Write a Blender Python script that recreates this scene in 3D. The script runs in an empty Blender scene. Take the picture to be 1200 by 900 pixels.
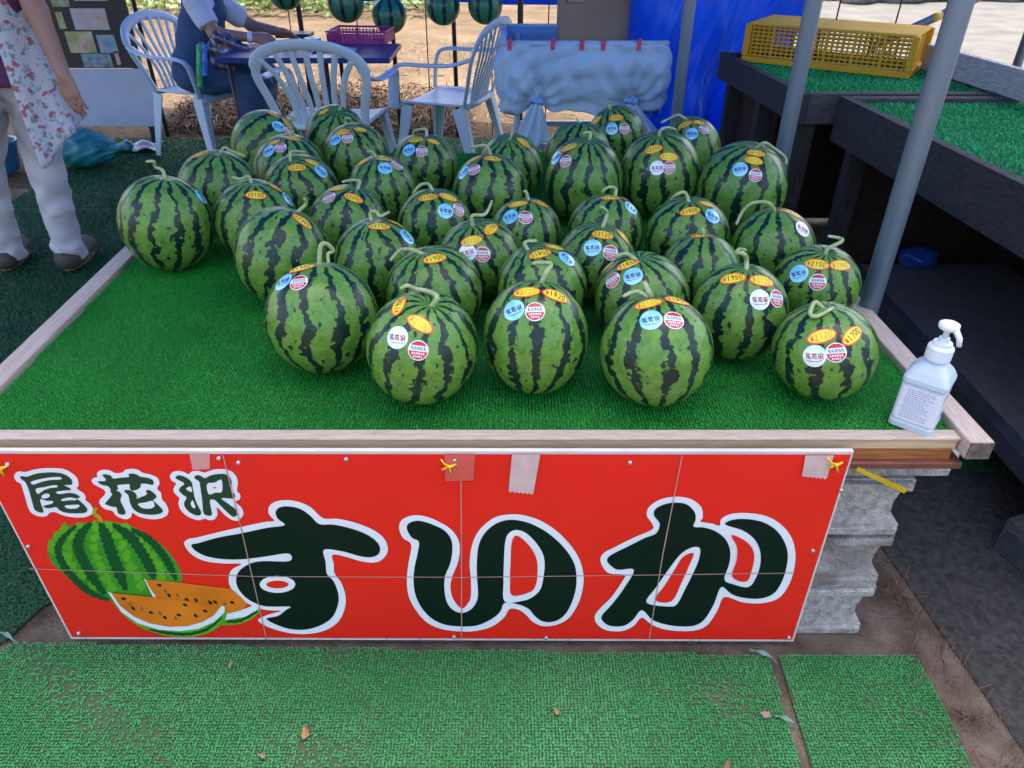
import bpy, bmesh, math, random
import numpy as np
from mathutils import Vector, Matrix

# ------------------------------------------------------------------ camera, sky, sun, exposure
scene = bpy.context.scene
F_PX, PITCH, CAM_H = 850.0, math.radians(33.5), 1.45        # focal length in pixels of the 1200 px wide photograph
cam_data = bpy.data.cameras.new('camera')
cam = bpy.data.objects.new('camera', cam_data)
scene.collection.objects.link(cam)
cam.location = (0, 0, CAM_H)
cam.rotation_euler = (math.radians(90) - PITCH, 0, 0)
cam_data.sensor_width = 36
cam_data.lens = 36 * F_PX / 1200
cam_data.clip_end = 500
cam_data.clip_start = 0.02
scene.camera = cam

SUN_EL, SUN_AZ = math.radians(68), math.radians(12)          # sun behind the stall, a little to the right
world = bpy.data.worlds.new('World')
scene.world = world
world.use_nodes = True
wn = world.node_tree
sky = wn.nodes.new('ShaderNodeTexSky')
sky.sky_type = 'NISHITA'
sky.sun_disc = False
sky.sun_elevation = SUN_EL
sky.sun_rotation = SUN_AZ
sky.dust_density = 6.0
sky.air_density = 0.8
sky.ozone_density = 0.0
bg = wn.nodes['Background']
bg.inputs['Strength'].default_value = 0.15
wn.links.new(sky.outputs[0], bg.inputs[0])
sun_data = bpy.data.lights.new('sun', 'SUN')
sun_data.energy = 2.0
sun_data.angle = math.radians(0.5)
sun_data.color = (1.0, 0.95, 0.87)
sun = bpy.data.objects.new('sun', sun_data)
scene.collection.objects.link(sun)
sd = Vector((math.sin(SUN_AZ) * math.cos(SUN_EL), math.cos(SUN_AZ) * math.cos(SUN_EL), math.sin(SUN_EL)))
sun.rotation_euler = sd.to_track_quat('Z', 'Y').to_euler()
sun.location = (2, 8, 12)
vs = scene.view_settings
vs.view_transform = 'Standard'
vs.look = 'None'
vs.exposure = 2.38
vs.gamma = 1
vs.use_curve_mapping = False

rnd = random.Random(5)
nrg = np.random.default_rng(7)
COL = scene.collection
SI, CO = math.sin(PITCH), math.cos(PITCH)
CAM = Vector((0, 0, CAM_H))

# ------------------------------------------------------------------ pixels to directions, and where those meet real surfaces
def ray(u, v):
    d = (450 - v) / F_PX
    return Vector(((u - 600) / F_PX, CO + d * SI, -SI + d * CO))
def on_z(u, v, z=0.0):
    r = ray(u, v); return CAM + r * ((z - CAM_H) / r.z)
def on_y(u, v, y):
    r = ray(u, v); return CAM + r * (y / r.y)
def on_plane(u, v, p, n):
    r = ray(u, v); return CAM + r * ((p - CAM).dot(n) / r.dot(n))

# ------------------------------------------------------------------ materials
MATS = {}
def mat(name, col, rough=0.6, var=0.12, scale=8.0, bump=0.0, bscale=40.0, metallic=0.0, spec=0.5, col2=None, coat=0.0, sub=0.0, detail=4.0, trans=0.0, coord='Object', stretch=(1, 1, 1)):
    if name in MATS: return MATS[name]
    m = bpy.data.materials.new(name); m.use_nodes = True
    nt = m.node_tree; N = nt.nodes; L = nt.links
    b = N['Principled BSDF']
    b.inputs['Roughness'].default_value = rough
    b.inputs['Metallic'].default_value = metallic
    b.inputs['Specular IOR Level'].default_value = spec
    b.inputs['Coat Weight'].default_value = coat
    b.inputs['Coat Roughness'].default_value = 0.12
    tc = N.new('ShaderNodeTexCoord')
    mp = N.new('ShaderNodeMapping'); mp.inputs['Scale'].default_value = stretch
    L.new(tc.outputs[coord], mp.inputs[0])
    no = N.new('ShaderNodeTexNoise'); no.inputs['Scale'].default_value = scale; no.inputs['Detail'].default_value = detail
    L.new(mp.outputs[0], no.inputs['Vector'])
    cr = N.new('ShaderNodeValToRGB')
    c = Vector(col[:3])
    c2 = Vector(col2[:3]) if col2 else c * (1 + var)
    c1 = c if col2 else c * (1 - var)
    cr.color_ramp.elements[0].position = 0.3; cr.color_ramp.elements[1].position = 0.7
    cr.color_ramp.elements[0].color = (*c1, 1); cr.color_ramp.elements[1].color = (*[min(1, x) for x in c2], 1)
    L.new(no.outputs[0], cr.inputs[0]); L.new(cr.outputs[0], b.inputs['Base Color'])
    if bump > 0:
        nb = N.new('ShaderNodeTexNoise'); nb.inputs['Scale'].default_value = bscale; nb.inputs['Detail'].default_value = 5
        L.new(mp.outputs[0], nb.inputs['Vector'])
        bp = N.new('ShaderNodeBump'); bp.inputs['Strength'].default_value = bump; bp.inputs['Distance'].default_value = 0.01
        L.new(nb.outputs[0], bp.inputs['Height']); L.new(bp.outputs[0], b.inputs['Normal'])
    if trans > 0:
        tr = N.new('ShaderNodeBsdfTranslucent'); L.new(cr.outputs[0], tr.inputs[0])
        mx = N.new('ShaderNodeMixShader'); mx.inputs[0].default_value = trans
        L.new(b.outputs[0], mx.inputs[1]); L.new(tr.outputs[0], mx.inputs[2])
        L.new(mx.outputs[0], N['Material Output'].inputs[0])
    MATS[name] = m
    return m

def wood(name, c1, c2, stretch, rough=0.75, bump=0.35, scale=14):
    return mat(name, c1, rough, col2=c2, scale=scale, bump=bump, bscale=scale * 3, stretch=stretch, detail=8)

# ------------------------------------------------------------------ mesh building
class MB:
    def __init__(s): s.v = []; s.f = []; s.m = []
    def add(s, vs_, fs, mi=0):
        o = len(s.v); s.v += [tuple(p) for p in vs_]
        for f in fs: s.f.append(tuple(i + o for i in f)); s.m.append(mi)
    def box(s, c, d, rot=None, mi=0, taper=1.0):
        hx, hy, hz = d[0] / 2, d[1] / 2, d[2] / 2
        P = []
        for z, k in ((-hz, taper), (hz, 1.0)):
            for x, y in ((-hx, -hy), (hx, -hy), (hx, hy), (-hx, hy)): P.append(Vector((x * k, y * k, z)))
        if rot is not None: P = [rot @ p for p in P]
        P = [p + Vector(c) for p in P]
        s.add(P, [(3, 2, 1, 0), (4, 5, 6, 7), (0, 1, 5, 4), (1, 2, 6, 5), (2, 3, 7, 6), (3, 0, 4, 7)], mi)
    def bar(s, a, b, w, h, up=Vector((0, 0, 1)), mi=0, w2=None, h2=None):
        a, b = Vector(a), Vector(b); t = (b - a).normalized()
        sd_ = t.cross(up)
        if sd_.length < 1e-4: sd_ = t.cross(Vector((1, 0, 0)))
        sd_.normalize(); u = sd_.cross(t)
        P = []
        for p, ww, hh in ((a, w, h), (b, w2 or w, h2 or h)):
            for x, y in ((-1, -1), (1, -1), (1, 1), (-1, 1)): P.append(p + sd_ * (x * ww / 2) + u * (y * hh / 2))
        s.add(P, [(0, 1, 2, 3), (7, 6, 5, 4), (4, 5, 1, 0), (5, 6, 2, 1), (6, 7, 3, 2), (7, 4, 0, 3)], mi)
    def tube(s, pts, rad, n=10, asp=1.0, up=None, mi=0, cap=True):
        pts = [Vector(p) for p in pts]
        if not hasattr(rad, '__len__'): rad = [rad] * len(pts)
        rings = []; prev = None
        for i, p in enumerate(pts):
            t = (pts[min(i + 1, len(pts) - 1)] - pts[max(i - 1, 0)]).normalized()
            if prev is None:
                a = Vector(up) if up is not None else (Vector((0, 0, 1)) if abs(t.z) < .9 else Vector((1, 0, 0)))
                nrm = (a - t * a.dot(t)).normalized()
            else:
                nrm = prev - t * prev.dot(t)
                nrm = nrm.normalized() if nrm.length > 1e-6 else prev
            prev = nrm; bn = t.cross(nrm)
            rings.append([p + nrm * (math.cos(k * 2 * math.pi / n) * rad[i]) + bn * (math.sin(k * 2 * math.pi / n) * rad[i] * asp) for k in range(n)])
        V = [q for r in rings for q in r]; F = []
        for i in range(len(pts) - 1):
            for k in range(n):
                k2 = (k + 1) % n
                F.append((i * n + k, i * n + k2, (i + 1) * n + k2, (i + 1) * n + k))
        if cap:
            F.append(tuple(range(n - 1, -1, -1))); F.append(tuple((len(pts) - 1) * n + k for k in range(n)))
        s.add(V, F, mi)
    def lathe(s, prof, c=(0, 0, 0), n=24, mi=0, cap=True):
        V = []; F = []; c = Vector(c)
        for r, z in prof:
            for k in range(n): a = 2 * math.pi * k / n; V.append(c + Vector((r * math.cos(a), r * math.sin(a), z)))
        for i in range(len(prof) - 1):
            for k in range(n): F.append((i * n + k, i * n + (k + 1) % n, (i + 1) * n + (k + 1) % n, (i + 1) * n + k))
        if cap: F.append(tuple(range(n - 1, -1, -1))); F.append(tuple((len(prof) - 1) * n + k for k in range(n)))
        s.add(V, F, mi)
    def prism(s, poly, d, mi=0):                      # 3D polygon extruded by vector d
        poly = [Vector(p) for p in poly]; d = Vector(d); n = len(poly)
        F = [tuple(range(n)), tuple(range(2 * n - 1, n - 1, -1))] + [(i, n + i, n + (i + 1) % n, (i + 1) % n) for i in range(n)]
        s.add(poly + [p + d for p in poly], F, mi)
    def sheet(s, fn, nu, nv, th=0.0, mi=0):           # fn(a,b) -> Vector, a,b in 0..1; th = real thickness
        G = [[Vector(fn(i / nu, j / nv)) for j in range(nv + 1)] for i in range(nu + 1)]
        idx = lambda i, j: i * (nv + 1) + j
        V = [p for r in G for p in r]
        F = [(idx(i, j), idx(i + 1, j), idx(i + 1, j + 1), idx(i, j + 1)) for i in range(nu) for j in range(nv)]
        if th:
            NN = []
            for i in range(nu + 1):
                for j in range(nv + 1):
                    a = G[min(i + 1, nu)][j] - G[max(i - 1, 0)][j]; b = G[i][min(j + 1, nv)] - G[i][max(j - 1, 0)]
                    q = a.cross(b); NN.append(q.normalized() if q.length > 1e-9 else Vector((0, 0, 1)))
            o = len(V); V = V + [p - q * th for p, q in zip(V, NN)]
            F += [tuple(reversed([x + o for x in f])) for f in F]
            edge = [idx(i, 0) for i in range(nu + 1)] + [idx(nu, j) for j in range(1, nv + 1)] + [idx(i, nv) for i in range(nu - 1, -1, -1)] + [idx(0, j) for j in range(nv - 1, 0, -1)]
            for k in range(len(edge)):
                a, b = edge[k], edge[(k + 1) % len(edge)]; F.append((b, a, a + o, b + o))
        s.add(V, F, mi)
    def poly(s, pts, mi=0): s.add(pts, [tuple(range(len(pts)))], mi)
    def build(s, name, mats, parent=None, smooth=False, bevel=0.0, auto=None):
        me = bpy.data.meshes.new(name)
        me.from_pydata(s.v, [], s.f)
        for m in (mats if isinstance(mats, (list, tuple)) else [mats]): me.materials.append(m)
        me.polygons.foreach_set('material_index', s.m)
        bm = bmesh.new(); bm.from_mesh(me); bmesh.ops.recalc_face_normals(bm, faces=bm.faces); bm.to_mesh(me); bm.free()
        if smooth: me.polygons.foreach_set('use_smooth', [True] * len(me.polygons))
        o = bpy.data.objects.new(name, me); COL.objects.link(o)
        if bevel:
            md = o.modifiers.new('bevel', 'BEVEL'); md.width = bevel; md.segments = 2; md.limit_method = 'ANGLE'; md.angle_limit = math.radians(40)
        if smooth and auto:
            pass
        if parent: o.parent = parent
        return o

def tag(o, label=None, cat=None, group=None, kind=None):
    if label: o['label'] = label
    if cat: o['category'] = cat
    if group: o['group'] = group
    if kind: o['kind'] = kind
    return o
def thing(name, loc, label, cat, group=None, rz=0.0):
    o = bpy.data.objects.new(name, None); COL.objects.link(o)
    o.location = loc; o.rotation_euler = (0, 0, rz); o.empty_display_size = 0.1
    return tag(o, label, cat, group)
def local(o):                                          # moves a child built in world space under its parent's frame
    bpy.context.view_layer.update() if False else None
    return o
def build_in(mb, name, mats, parent, **k):             # mesh given in world coordinates, parent an unrotated Empty
    off = Vector(parent.location)
    if parent.parent: off = off + Vector(parent.parent.location)
    mb.v = [(p[0] - off.x, p[1] - off.y, p[2] - off.z) for p in mb.v]
    return mb.build(name, mats, parent, **k)
def catmull(pts, n=5, closed=True):
    P = [Vector(p) for p in pts]; out = []; N_ = len(P)
    rng = range(N_) if closed else range(N_ - 1)
    for i in rng:
        if closed: a, b, c, d = P[i - 1], P[i], P[(i + 1) % N_], P[(i + 2) % N_]
        else: a, b, c, d = P[max(i - 1, 0)], P[i], P[i + 1], P[min(i + 2, N_ - 1)]
        for k in range(n):
            t = k / n
            out.append(.5 * ((2 * b) + (c - a) * t + (2 * a - 5 * b + 4 * c - d) * t * t + (3 * b - a - 3 * c + d) * t ** 3))
    if not closed: out.append(P[-1])
    return out
def raw_mesh(name, V, F, m, parent=None, smooth=False):  # numpy arrays, triangles or quads
    me = bpy.data.meshes.new(name)
    me.vertices.add(len(V)); me.vertices.foreach_set('co', np.asarray(V, np.float32).ravel())
    k = F.shape[1]
    me.loops.add(F.size); me.loops.foreach_set('vertex_index', F.astype(np.int32).ravel())
    me.polygons.add(len(F)); me.polygons.foreach_set('loop_start', np.arange(0, F.size, k, dtype=np.int32))
    me.polygons.foreach_set('loop_total', np.full(len(F), k, np.int32)) if bpy.app.version < (4, 1, 0) else None
    if smooth: me.polygons.foreach_set('use_smooth', np.ones(len(F), bool))
    me.update(calc_edges=True); me.validate()
    for mm in (m if isinstance(m, (list, tuple)) else [m]): me.materials.append(mm)
    o = bpy.data.objects.new(name, me); COL.objects.link(o)
    if parent: o.parent = parent
    return o

# ------------------------------------------------------------------ implicit bodies (one continuous surface each)
class SDF:
    def __init__(s, lo, hi, h):
        s.lo = np.array(lo, float); s.h = h
        s.n = np.ceil((np.array(hi) - s.lo) / h).astype(int) + 1
        s.d = np.full(s.n, 1.0)
    def _sub(s, lo, hi):
        a = np.clip(((np.array(lo) - s.lo) / s.h).astype(int) - 1, 0, s.n - 1); b = np.clip(((np.array(hi) - s.lo) / s.h).astype(int) + 2, 1, s.n)
        if np.any(b <= a): return None
        ax = [s.lo[i] + s.h * np.arange(a[i], b[i]) for i in range(3)]
        return (slice(a[0], b[0]), slice(a[1], b[1]), slice(a[2], b[2])), np.meshgrid(*ax, indexing='ij')
    def _min(s, sl, d, k):
        o = s.d[sl]; hh = np.clip(.5 + .5 * (o - d) / k, 0, 1)
        s.d[sl] = o * (1 - hh) + d * hh - k * hh * (1 - hh)
    def cap(s, a, b, ra, rb=None, k=.03, sq=(1, 1, 1)):
        rb = ra if rb is None else rb; a = np.array(a, float); b = np.array(b, float); m = max(ra, rb) * max(1, 1 / min(sq)) + 3 * k + .02
        r = s._sub(np.minimum(a, b) - m, np.maximum(a, b) + m)
        if r is None: return s
        sl, (X, Y, Z) = r; ba = b - a; L2 = max(ba @ ba, 1e-9)
        t = np.clip(((X - a[0]) * ba[0] + (Y - a[1]) * ba[1] + (Z - a[2]) * ba[2]) / L2, 0, 1)
        d = np.sqrt(((X - a[0] - t * ba[0]) * sq[0]) ** 2 + ((Y - a[1] - t * ba[1]) * sq[1]) ** 2 + ((Z - a[2] - t * ba[2]) * sq[2]) ** 2) - (ra + (rb - ra) * t)
        s._min(sl, d, k); return s
    def ell(s, c, r, k=.03):
        c = np.array(c, float); r = np.array(r, float); m = r.max() + 3 * k + .02
        q = s._sub(c - m, c + m)
        if q is None: return s
        sl, (X, Y, Z) = q
        kk = np.sqrt(((X - c[0]) / r[0]) ** 2 + ((Y - c[1]) / r[1]) ** 2 + ((Z - c[2]) / r[2]) ** 2)
        s._min(sl, (kk - 1) * r.min(), k); return s
    def grid(s): return np.meshgrid(*[s.lo[i] + s.h * np.arange(s.n[i]) for i in range(3)], indexing='ij')
    def wrinkle(s, fn):
        X, Y, Z = s.grid(); s.d += fn(X, Y, Z); return s
    def cut(s, fn):                                     # keep where fn < 0
        X, Y, Z = s.grid(); s.d = np.maximum(s.d, fn(X, Y, Z)); return s
    def mesh(s, name, m, parent=None, off=(0, 0, 0)):
        D = s.d; ins = D < 0; nx, ny, nz = D.shape
        cs = np.zeros((nx - 1, ny - 1, nz - 1, 3)); ct = np.zeros((nx - 1, ny - 1, nz - 1))
        corners = [(i, j, k) for i in (0, 1) for j in (0, 1) for k in (0, 1)]
        g = lambda c: D[c[0]:nx - 1 + c[0], c[1]:ny - 1 + c[1], c[2]:nz - 1 + c[2]]
        for a in corners:
            for ax in range(3):
                if a[ax] == 1: continue
                b = list(a); b[ax] = 1
                da, db = g(a), g(b); x = (da < 0) != (db < 0)
                t = np.where(x, da / np.where(x, da - db, 1), 0)
                for q in range(3): cs[..., q] += np.where(x, a[q] + (t if q == ax else 0), 0)
                ct += x
        act = ct > 0; ids = np.full(act.shape, -1); ids[act] = np.arange(act.sum())
        I = np.argwhere(act)
        V = s.lo + s.h * (I + cs[act] / ct[act][:, None]) - np.array(off)
        Fs = []
        for ax in range(3):
            o = [i for i in range(3) if i != ax]
            sl0 = [slice(None)] * 3; sl1 = [slice(None)] * 3
            sl0[ax] = slice(0, -1); sl1[ax] = slice(1, None)
            A = ins[tuple(sl0)]; B = ins[tuple(sl1)]
            E = np.argwhere(A != B)
            E = E[(E[:, o[0]] > 0) & (E[:, o[1]] > 0) & (E[:, o[0]] < D.shape[o[0]] - 1) & (E[:, o[1]] < D.shape[o[1]] - 1)]
            fl = A[tuple(E.T)]
            q = []
            for d0, d1 in ((-1, -1), (0, -1), (0, 0), (-1, 0)):
                c = E.copy(); c[:, o[0]] += d0; c[:, o[1]] += d1; q.append(ids[tuple(c.T)])
            q = np.stack(q, 1)
            if ax == 1: fl = ~fl
            q[~fl] = q[~fl][:, ::-1]
            Fs.append(q)
        Fq = np.concatenate(Fs); Fq = Fq[(Fq >= 0).all(1)]
        return raw_mesh(name, V, Fq, m, parent, True)

# ------------------------------------------------------------------ the setting
def flat(name, pts, z, m, kind='structure', label=None):
    mb = MB(); mb.poly([(p[0], p[1], z) for p in pts]); o = mb.build(name, m)
    return tag(o, label, None, None, kind)
def ground_mat():
    m = bpy.data.materials.new('sandy_soil'); m.use_nodes = True; nt = m.node_tree; N = nt.nodes; L = nt.links
    b = N['Principled BSDF']; b.inputs['Roughness'].default_value = .95; b.inputs['Specular IOR Level'].default_value = .1
    tc = N.new('ShaderNodeTexCoord')
    n1 = N.new('ShaderNodeTexNoise'); n1.inputs['Scale'].default_value = .9; n1.inputs['Detail'].default_value = 7; n1.inputs['Roughness'].default_value = .65
    n2 = N.new('ShaderNodeTexNoise'); n2.inputs['Scale'].default_value = 22; n2.inputs['Detail'].default_value = 6
    r1 = N.new('ShaderNodeValToRGB'); e = r1.color_ramp.elements
    e[0].position = .33; e[0].color = (.06, .040, .023, 1); e[1].position = .68; e[1].color = (.135, .098, .06, 1)
    r2 = N.new('ShaderNodeValToRGB'); r2.color_ramp.elements[0].color = (.72, .72, .72, 1); r2.color_ramp.elements[1].color = (1.15, 1.15, 1.15, 1)
    mx = N.new('ShaderNodeMix'); mx.data_type = 'RGBA'; mx.blend_type = 'MULTIPLY'; mx.inputs[0].default_value = 1
    for n in (n1, n2): L.new(tc.outputs['Object'], n.inputs['Vector'])
    L.new(n1.outputs[0], r1.inputs[0]); L.new(n2.outputs[0], r2.inputs[0])
    L.new(r1.outputs[0], mx.inputs[6]); L.new(r2.outputs[0], mx.inputs[7]); L.new(mx.outputs[2], b.inputs['Base Color'])
    bp = N.new('ShaderNodeBump'); bp.inputs['Strength'].default_value = .6; bp.inputs['Distance'].default_value = .03
    L.new(n2.outputs[0], bp.inputs['Height']); L.new(bp.outputs[0], b.inputs['Normal'])
    return m
flat('ground', [(-150, -150), (150, -150), (150, 150), (-150, 150)], 0, ground_mat())
DIRT = mat('trodden_dirt', (.07, .050, .036), .95, spec=.1, scale=11, col2=(.185, .148, .115), bump=.8, bscale=140, detail=12)
ASPH = mat('asphalt', (.030, .029, .027), .95, spec=.15, scale=60, col2=(.070, .067, .064), bump=.6, bscale=260, detail=8)
CONC = mat('pale_road', (.08, .079, .076), .95, spec=.02, scale=2.2, col2=(.115, .112, .107), bump=.25, bscale=60, detail=9)
flat('dirt_path', [(-5, .18), (6, .18), (6, 3.3), (1.3, 4.2), (-5, 4.4)], .004, DIRT)
a1, a2 = on_z(1040, 650, .008), on_z(1200, 880, .008)
dv = (a2 - a1)
pA = a1 - dv * .05; pB = a1 + dv * 9
flat('asphalt_lane', [(pA.x, pA.y), (pB.x, pB.y), (6, pB.y), (6, 2.75), (1.02, 2.75), (.99, 1.62)], .008, ASPH)
r1, r2, r3 = on_z(955, 70), on_z(1300, 130), on_z(985, -6)
flat('road', [(r1.x - .2, r1.y - .3), (r2.x + 6, 4.3), (60, 5), (60, 14.3), (3.2, 14.6), (2.3, 11)], .006, CONC)

# far field and verge: leaf-sized faces on short plants
def leaf_cloud(name, n, boxfn, size, m, label, parent=None):
    P = np.array([boxfn() for _ in range(n)])
    a = nrg.uniform(0, 2 * np.pi, n); el = nrg.uniform(-.6, 1.0, n); s_ = size * nrg.uniform(.5, 1.2, n)
    d = np.stack([np.cos(a) * np.cos(el), np.sin(a) * np.cos(el), np.sin(el)], 1) * s_[:, None]
    w = np.stack([-np.sin(a), np.cos(a), nrg.uniform(-.5, .5, n)], 1) * (s_ * .38)[:, None]
    V = np.stack([P, P + d * .5 + w, P + d, P + d * .5 - w], 1).reshape(-1, 3)
    o = raw_mesh(name, V, np.arange(4 * n).reshape(-1, 4), m, parent)
    return tag(o, label, None, None, 'stuff')
LEAF = mat('field_leaves', (.07, .15, .025), .55, scale=3, col2=(.16, .25, .05), trans=.3)
GRASS = mat('verge_leaves', (.07, .13, .03), .6, scale=4, col2=(.17, .24, .06), trans=.25)
def crop():
    x = nrg.uniform(-12, -1.2); row = nrg.integers(0, 11); y = 12.6 + row * .75 + nrg.normal(0, .16); return (x, y, .05 + abs(nrg.normal(0, .22)))
leaf_cloud('field_crop', 16000, crop, .13, LEAF, 'rows of bright green leafy crop in the sunlit field')
def verge():
    x = nrg.uniform(3, 16); return (x, 14.5 + .02 * x + abs(nrg.normal(0, .9)), abs(nrg.normal(0, .16)))
leaf_cloud('verge_grass', 7000, verge, .12, GRASS, 'green weeds along the far side of the pale road')
ROCK = mat('rock', (.16, .15, .135), .9, scale=6, col2=(.33, .31, .28), bump=.7, bscale=14)
def rock(name, c, s, label, cat='rock', group=None, m=None):
    bm = bmesh.new(); bmesh.ops.create_icosphere(bm, subdivisions=3, radius=1)
    o3 = [rnd.uniform(0, 9) for _ in range(3)]
    for v in bm.verts:
        p = v.co; q = 1 + .16 * math.sin(3 * p.x + o3[0]) * math.cos(4 * p.y + o3[1]) + .1 * math.sin(6 * p.z + o3[2] + 3 * p.x)
        q = min(q, 1.06); v.co = Vector((p.x * s[0] * q, p.y * s[1] * q, max(p.z * q, -.7) * s[2]))
    me = bpy.data.meshes.new(name); bm.to_mesh(me); bm.free(); me.materials.append(m or ROCK)
    me.polygons.foreach_set('use_smooth', [True] * len(me.polygons))
    o = bpy.data.objects.new(name, me); COL.objects.link(o); o.location = (c[0], c[1], c[2] + .62 * s[2])
    return tag(o, label, cat, group)
for i, (u, v, w) in enumerate([(1012, 8, .3), (1034, 6, .36), (1064, 7, .42), (1090, 5, .3), (1126, 5, .4), (1160, 4, .34), (1190, 5, .4)]):
    p = on_z(u, v - 2, 0)
    rock('rock', (p.x, p.y + .3, 0), (w, .3, w * .8), 'grey rock lying in the weeds along the far roadside', 'rock', 'rocks along the far roadside')

# dry straw and stubble behind the stall
STRAW = mat('dry_straw', (.10, .062, .036), .85, scale=3, col2=(.21, .14, .08))
def straw(name, n, area, label, L0=.16, m=STRAW, zz=.10):
    P = np.array([area() for _ in range(n)]); a = nrg.uniform(0, np.pi, n); ln = L0 * nrg.uniform(.4, 1.1, n); el = nrg.normal(0, .35, n)
    d = np.stack([np.cos(a), np.sin(a), el], 1) * ln[:, None] / 2
    bow = np.stack([nrg.normal(0, .02, n), nrg.normal(0, .02, n), abs(nrg.normal(0, .03, n))], 1)
    w = np.stack([-np.sin(a), np.cos(a), nrg.normal(0, .8, n)], 1) * min(.0028, L0 * .025)
    V = np.stack([P - d - w, P - d + w, P + bow + w, P + bow - w, P + d + w * .3, P + d - w * .3], 1).reshape(-1, 3)
    V[:, 2] = np.maximum(V[:, 2], .003)
    b = np.arange(n)[:, None] * 6
    F = np.concatenate([b + np.array([0, 1, 2, 3]), b + np.array([3, 2, 4, 5])])
    return tag(raw_mesh(name, V, F, m), label, None, None, 'stuff')
def pile():
    x = nrg.uniform(-2.7, -.35); y = nrg.uniform(5.6, 7.0); hgt = .16 * max(0, 1 - ((x + 1.5) / 1.4) ** 2) * max(0, 1 - ((y - 6.3) / .75) ** 2)
    return (x, y, .01 + hgt * nrg.uniform(0, 1) + .01)
straw('straw_pile', 9000, pile, 'loose brown straw heaped on the ground behind the stall', .17)
straw('stubble', 2500, lambda: (nrg.uniform(-3.5, 1.6), nrg.uniform(5.5, 10), .008), 'thin scattered stubble on the sandy soil', .09, mat('pale_stubble', (.17, .12, .07), .9, col2=(.27, .2, .125)))
def litter():
    t = nrg.uniform(-.1, 1.2); q = a1 + dv * t; return (q.x - abs(nrg.normal(0, .07)) - .005, q.y + nrg.normal(0, .02), .012)
straw('needle_litter', 260, litter, 'brown conifer needles and twigs along the edge of the asphalt', .03, mat('needles', (.10, .045, .03), .9, col2=(.19, .09, .06)))
straw('dirt_litter', 500, lambda: (nrg.uniform(-1.2, 1.1), 1.02 + abs(nrg.normal(0, .05)), .011), 'fine dead needles on the dirt under the sign', .012, MATS['needles'])

# ------------------------------------------------------------------ artificial grass
def turf(nm, col, col2, rough=.42): return mat(nm, col, rough, scale=2.6, col2=col2, detail=8, trans=.18, spec=.12)
TURF_T = turf('turf_table', (.010, .27, .020), (.03, .42, .05))
TURF_F = turf('turf_front', (.045, .30, .085), (.11, .42, .155), .6)
TURF_B = turf('turf_dark_shaded', (.008, .085, .035), (.018, .125, .05))  # dark green, with the shade under the roof put into its colour
TURF_P = turf('turf_bright', (.018, .33, .10), (.035, .45, .15))
TURF_BASE2 = mat('turf_backing_worn', (.03, .10, .035), .9, scale=9, col2=(.07, .085, .045))
TURF_BASE = mat('turf_backing', (.012, .05, .02), .8, scale=30, col2=(.02, .075, .03))
def inside(px, py, poly):
    r = np.zeros(len(px), bool); n = len(poly)
    for i in range(n):
        (x1, y1), (x2, y2) = poly[i], poly[i - 1]
        with np.errstate(divide='ignore', invalid='ignore'):
            r ^= ((y1 > py) != (y2 > py)) & (px < (x2 - x1) * (py - y1) / (y2 - y1 + 1e-12) + x1)
    return r
def turf_mat(poly, z, th, pitch, h, w, m, label, per=2, lean=.5, group=None, bald=0.0, base=None, rows=False, jit=.17, star=False):
    cx = sum(p[0] for p in poly) / len(poly); cy = sum(p[1] for p in poly) / len(poly)
    t = thing('artificial_grass_mat', (cx, cy, z), label, 'mat', group)
    mb = MB(); mb.prism([(p[0], p[1], z) for p in poly], (0, 0, th)); build_in(mb, 'backing', base or TURF_BASE, t)
    xs = np.arange(min(p[0] for p in poly), max(p[0] for p in poly), pitch); ys = np.arange(min(p[1] for p in poly), max(p[1] for p in poly), pitch * .95)
    X, Y = np.meshgrid(xs, ys); X = X.ravel(); Y = Y.ravel()
    k = inside(X, Y, [(p[0], p[1]) for p in poly]); X, Y = X[k], Y[k]
    if bald:
        q = np.sin(X * 9 + 2 * np.sin(Y * 7)) * np.sin(Y * 11 + 1.5 * np.sin(X * 6)) + nrg.normal(0, .3, len(X))
        k = ~((q > 1.0 - bald) & (nrg.random(len(X)) < .75)); X, Y = X[k], Y[k]
    X = np.repeat(X, per); Y = np.repeat(Y, per); n = len(X)
    X = X + nrg.normal(0, pitch * jit, n); Y = Y + nrg.normal(0, pitch * jit * 1.2, n)
    a = nrg.uniform(0, 2 * np.pi, n)
    if rows: a = np.where(np.arange(n) % 2 == 0, -1.0, 1.0) * np.pi / 2 + nrg.normal(0, .45, n)
    if star: a = (np.arange(n) % per) * 2 * np.pi / per + .5 + nrg.normal(0, .35, n)
    hh = h * nrg.uniform(.65, 1.15, n); le = h * lean * nrg.uniform(.3, 1.3, n); ww = w * nrg.uniform(.8, 1.2, n) / 2
    B = np.stack([X - cx, Y - cy, np.full(n, th)], 1)
    dr = np.stack([np.cos(a), np.sin(a), np.zeros(n)], 1); sd_ = np.stack([-np.sin(a), np.cos(a), np.zeros(n)], 1) * ww[:, None]
    mid = B + dr * (le * .35)[:, None]; mid[:, 2] += hh * .75
    tip = B + dr * le[:, None] * 1.1; tip[:, 2] += hh * .95
    V = np.stack([B - sd_, B + sd_, mid + sd_, mid - sd_, tip + sd_ * .5, tip - sd_ * .5], 1).reshape(-1, 3)
    b = np.arange(n)[:, None] * 6
    F = np.concatenate([b + np.array([0, 1, 2, 3]), b + np.array([3, 2, 4, 5])])
    tag(raw_mesh('blades', V, F, m, t), None, None, None, 'stuff')
    return t
gz = .006
def gp(u, v): p = on_z(u, v, gz); return (p.x, p.y)
F1, F2 = gp(-120, 759), gp(900, 770)
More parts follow.
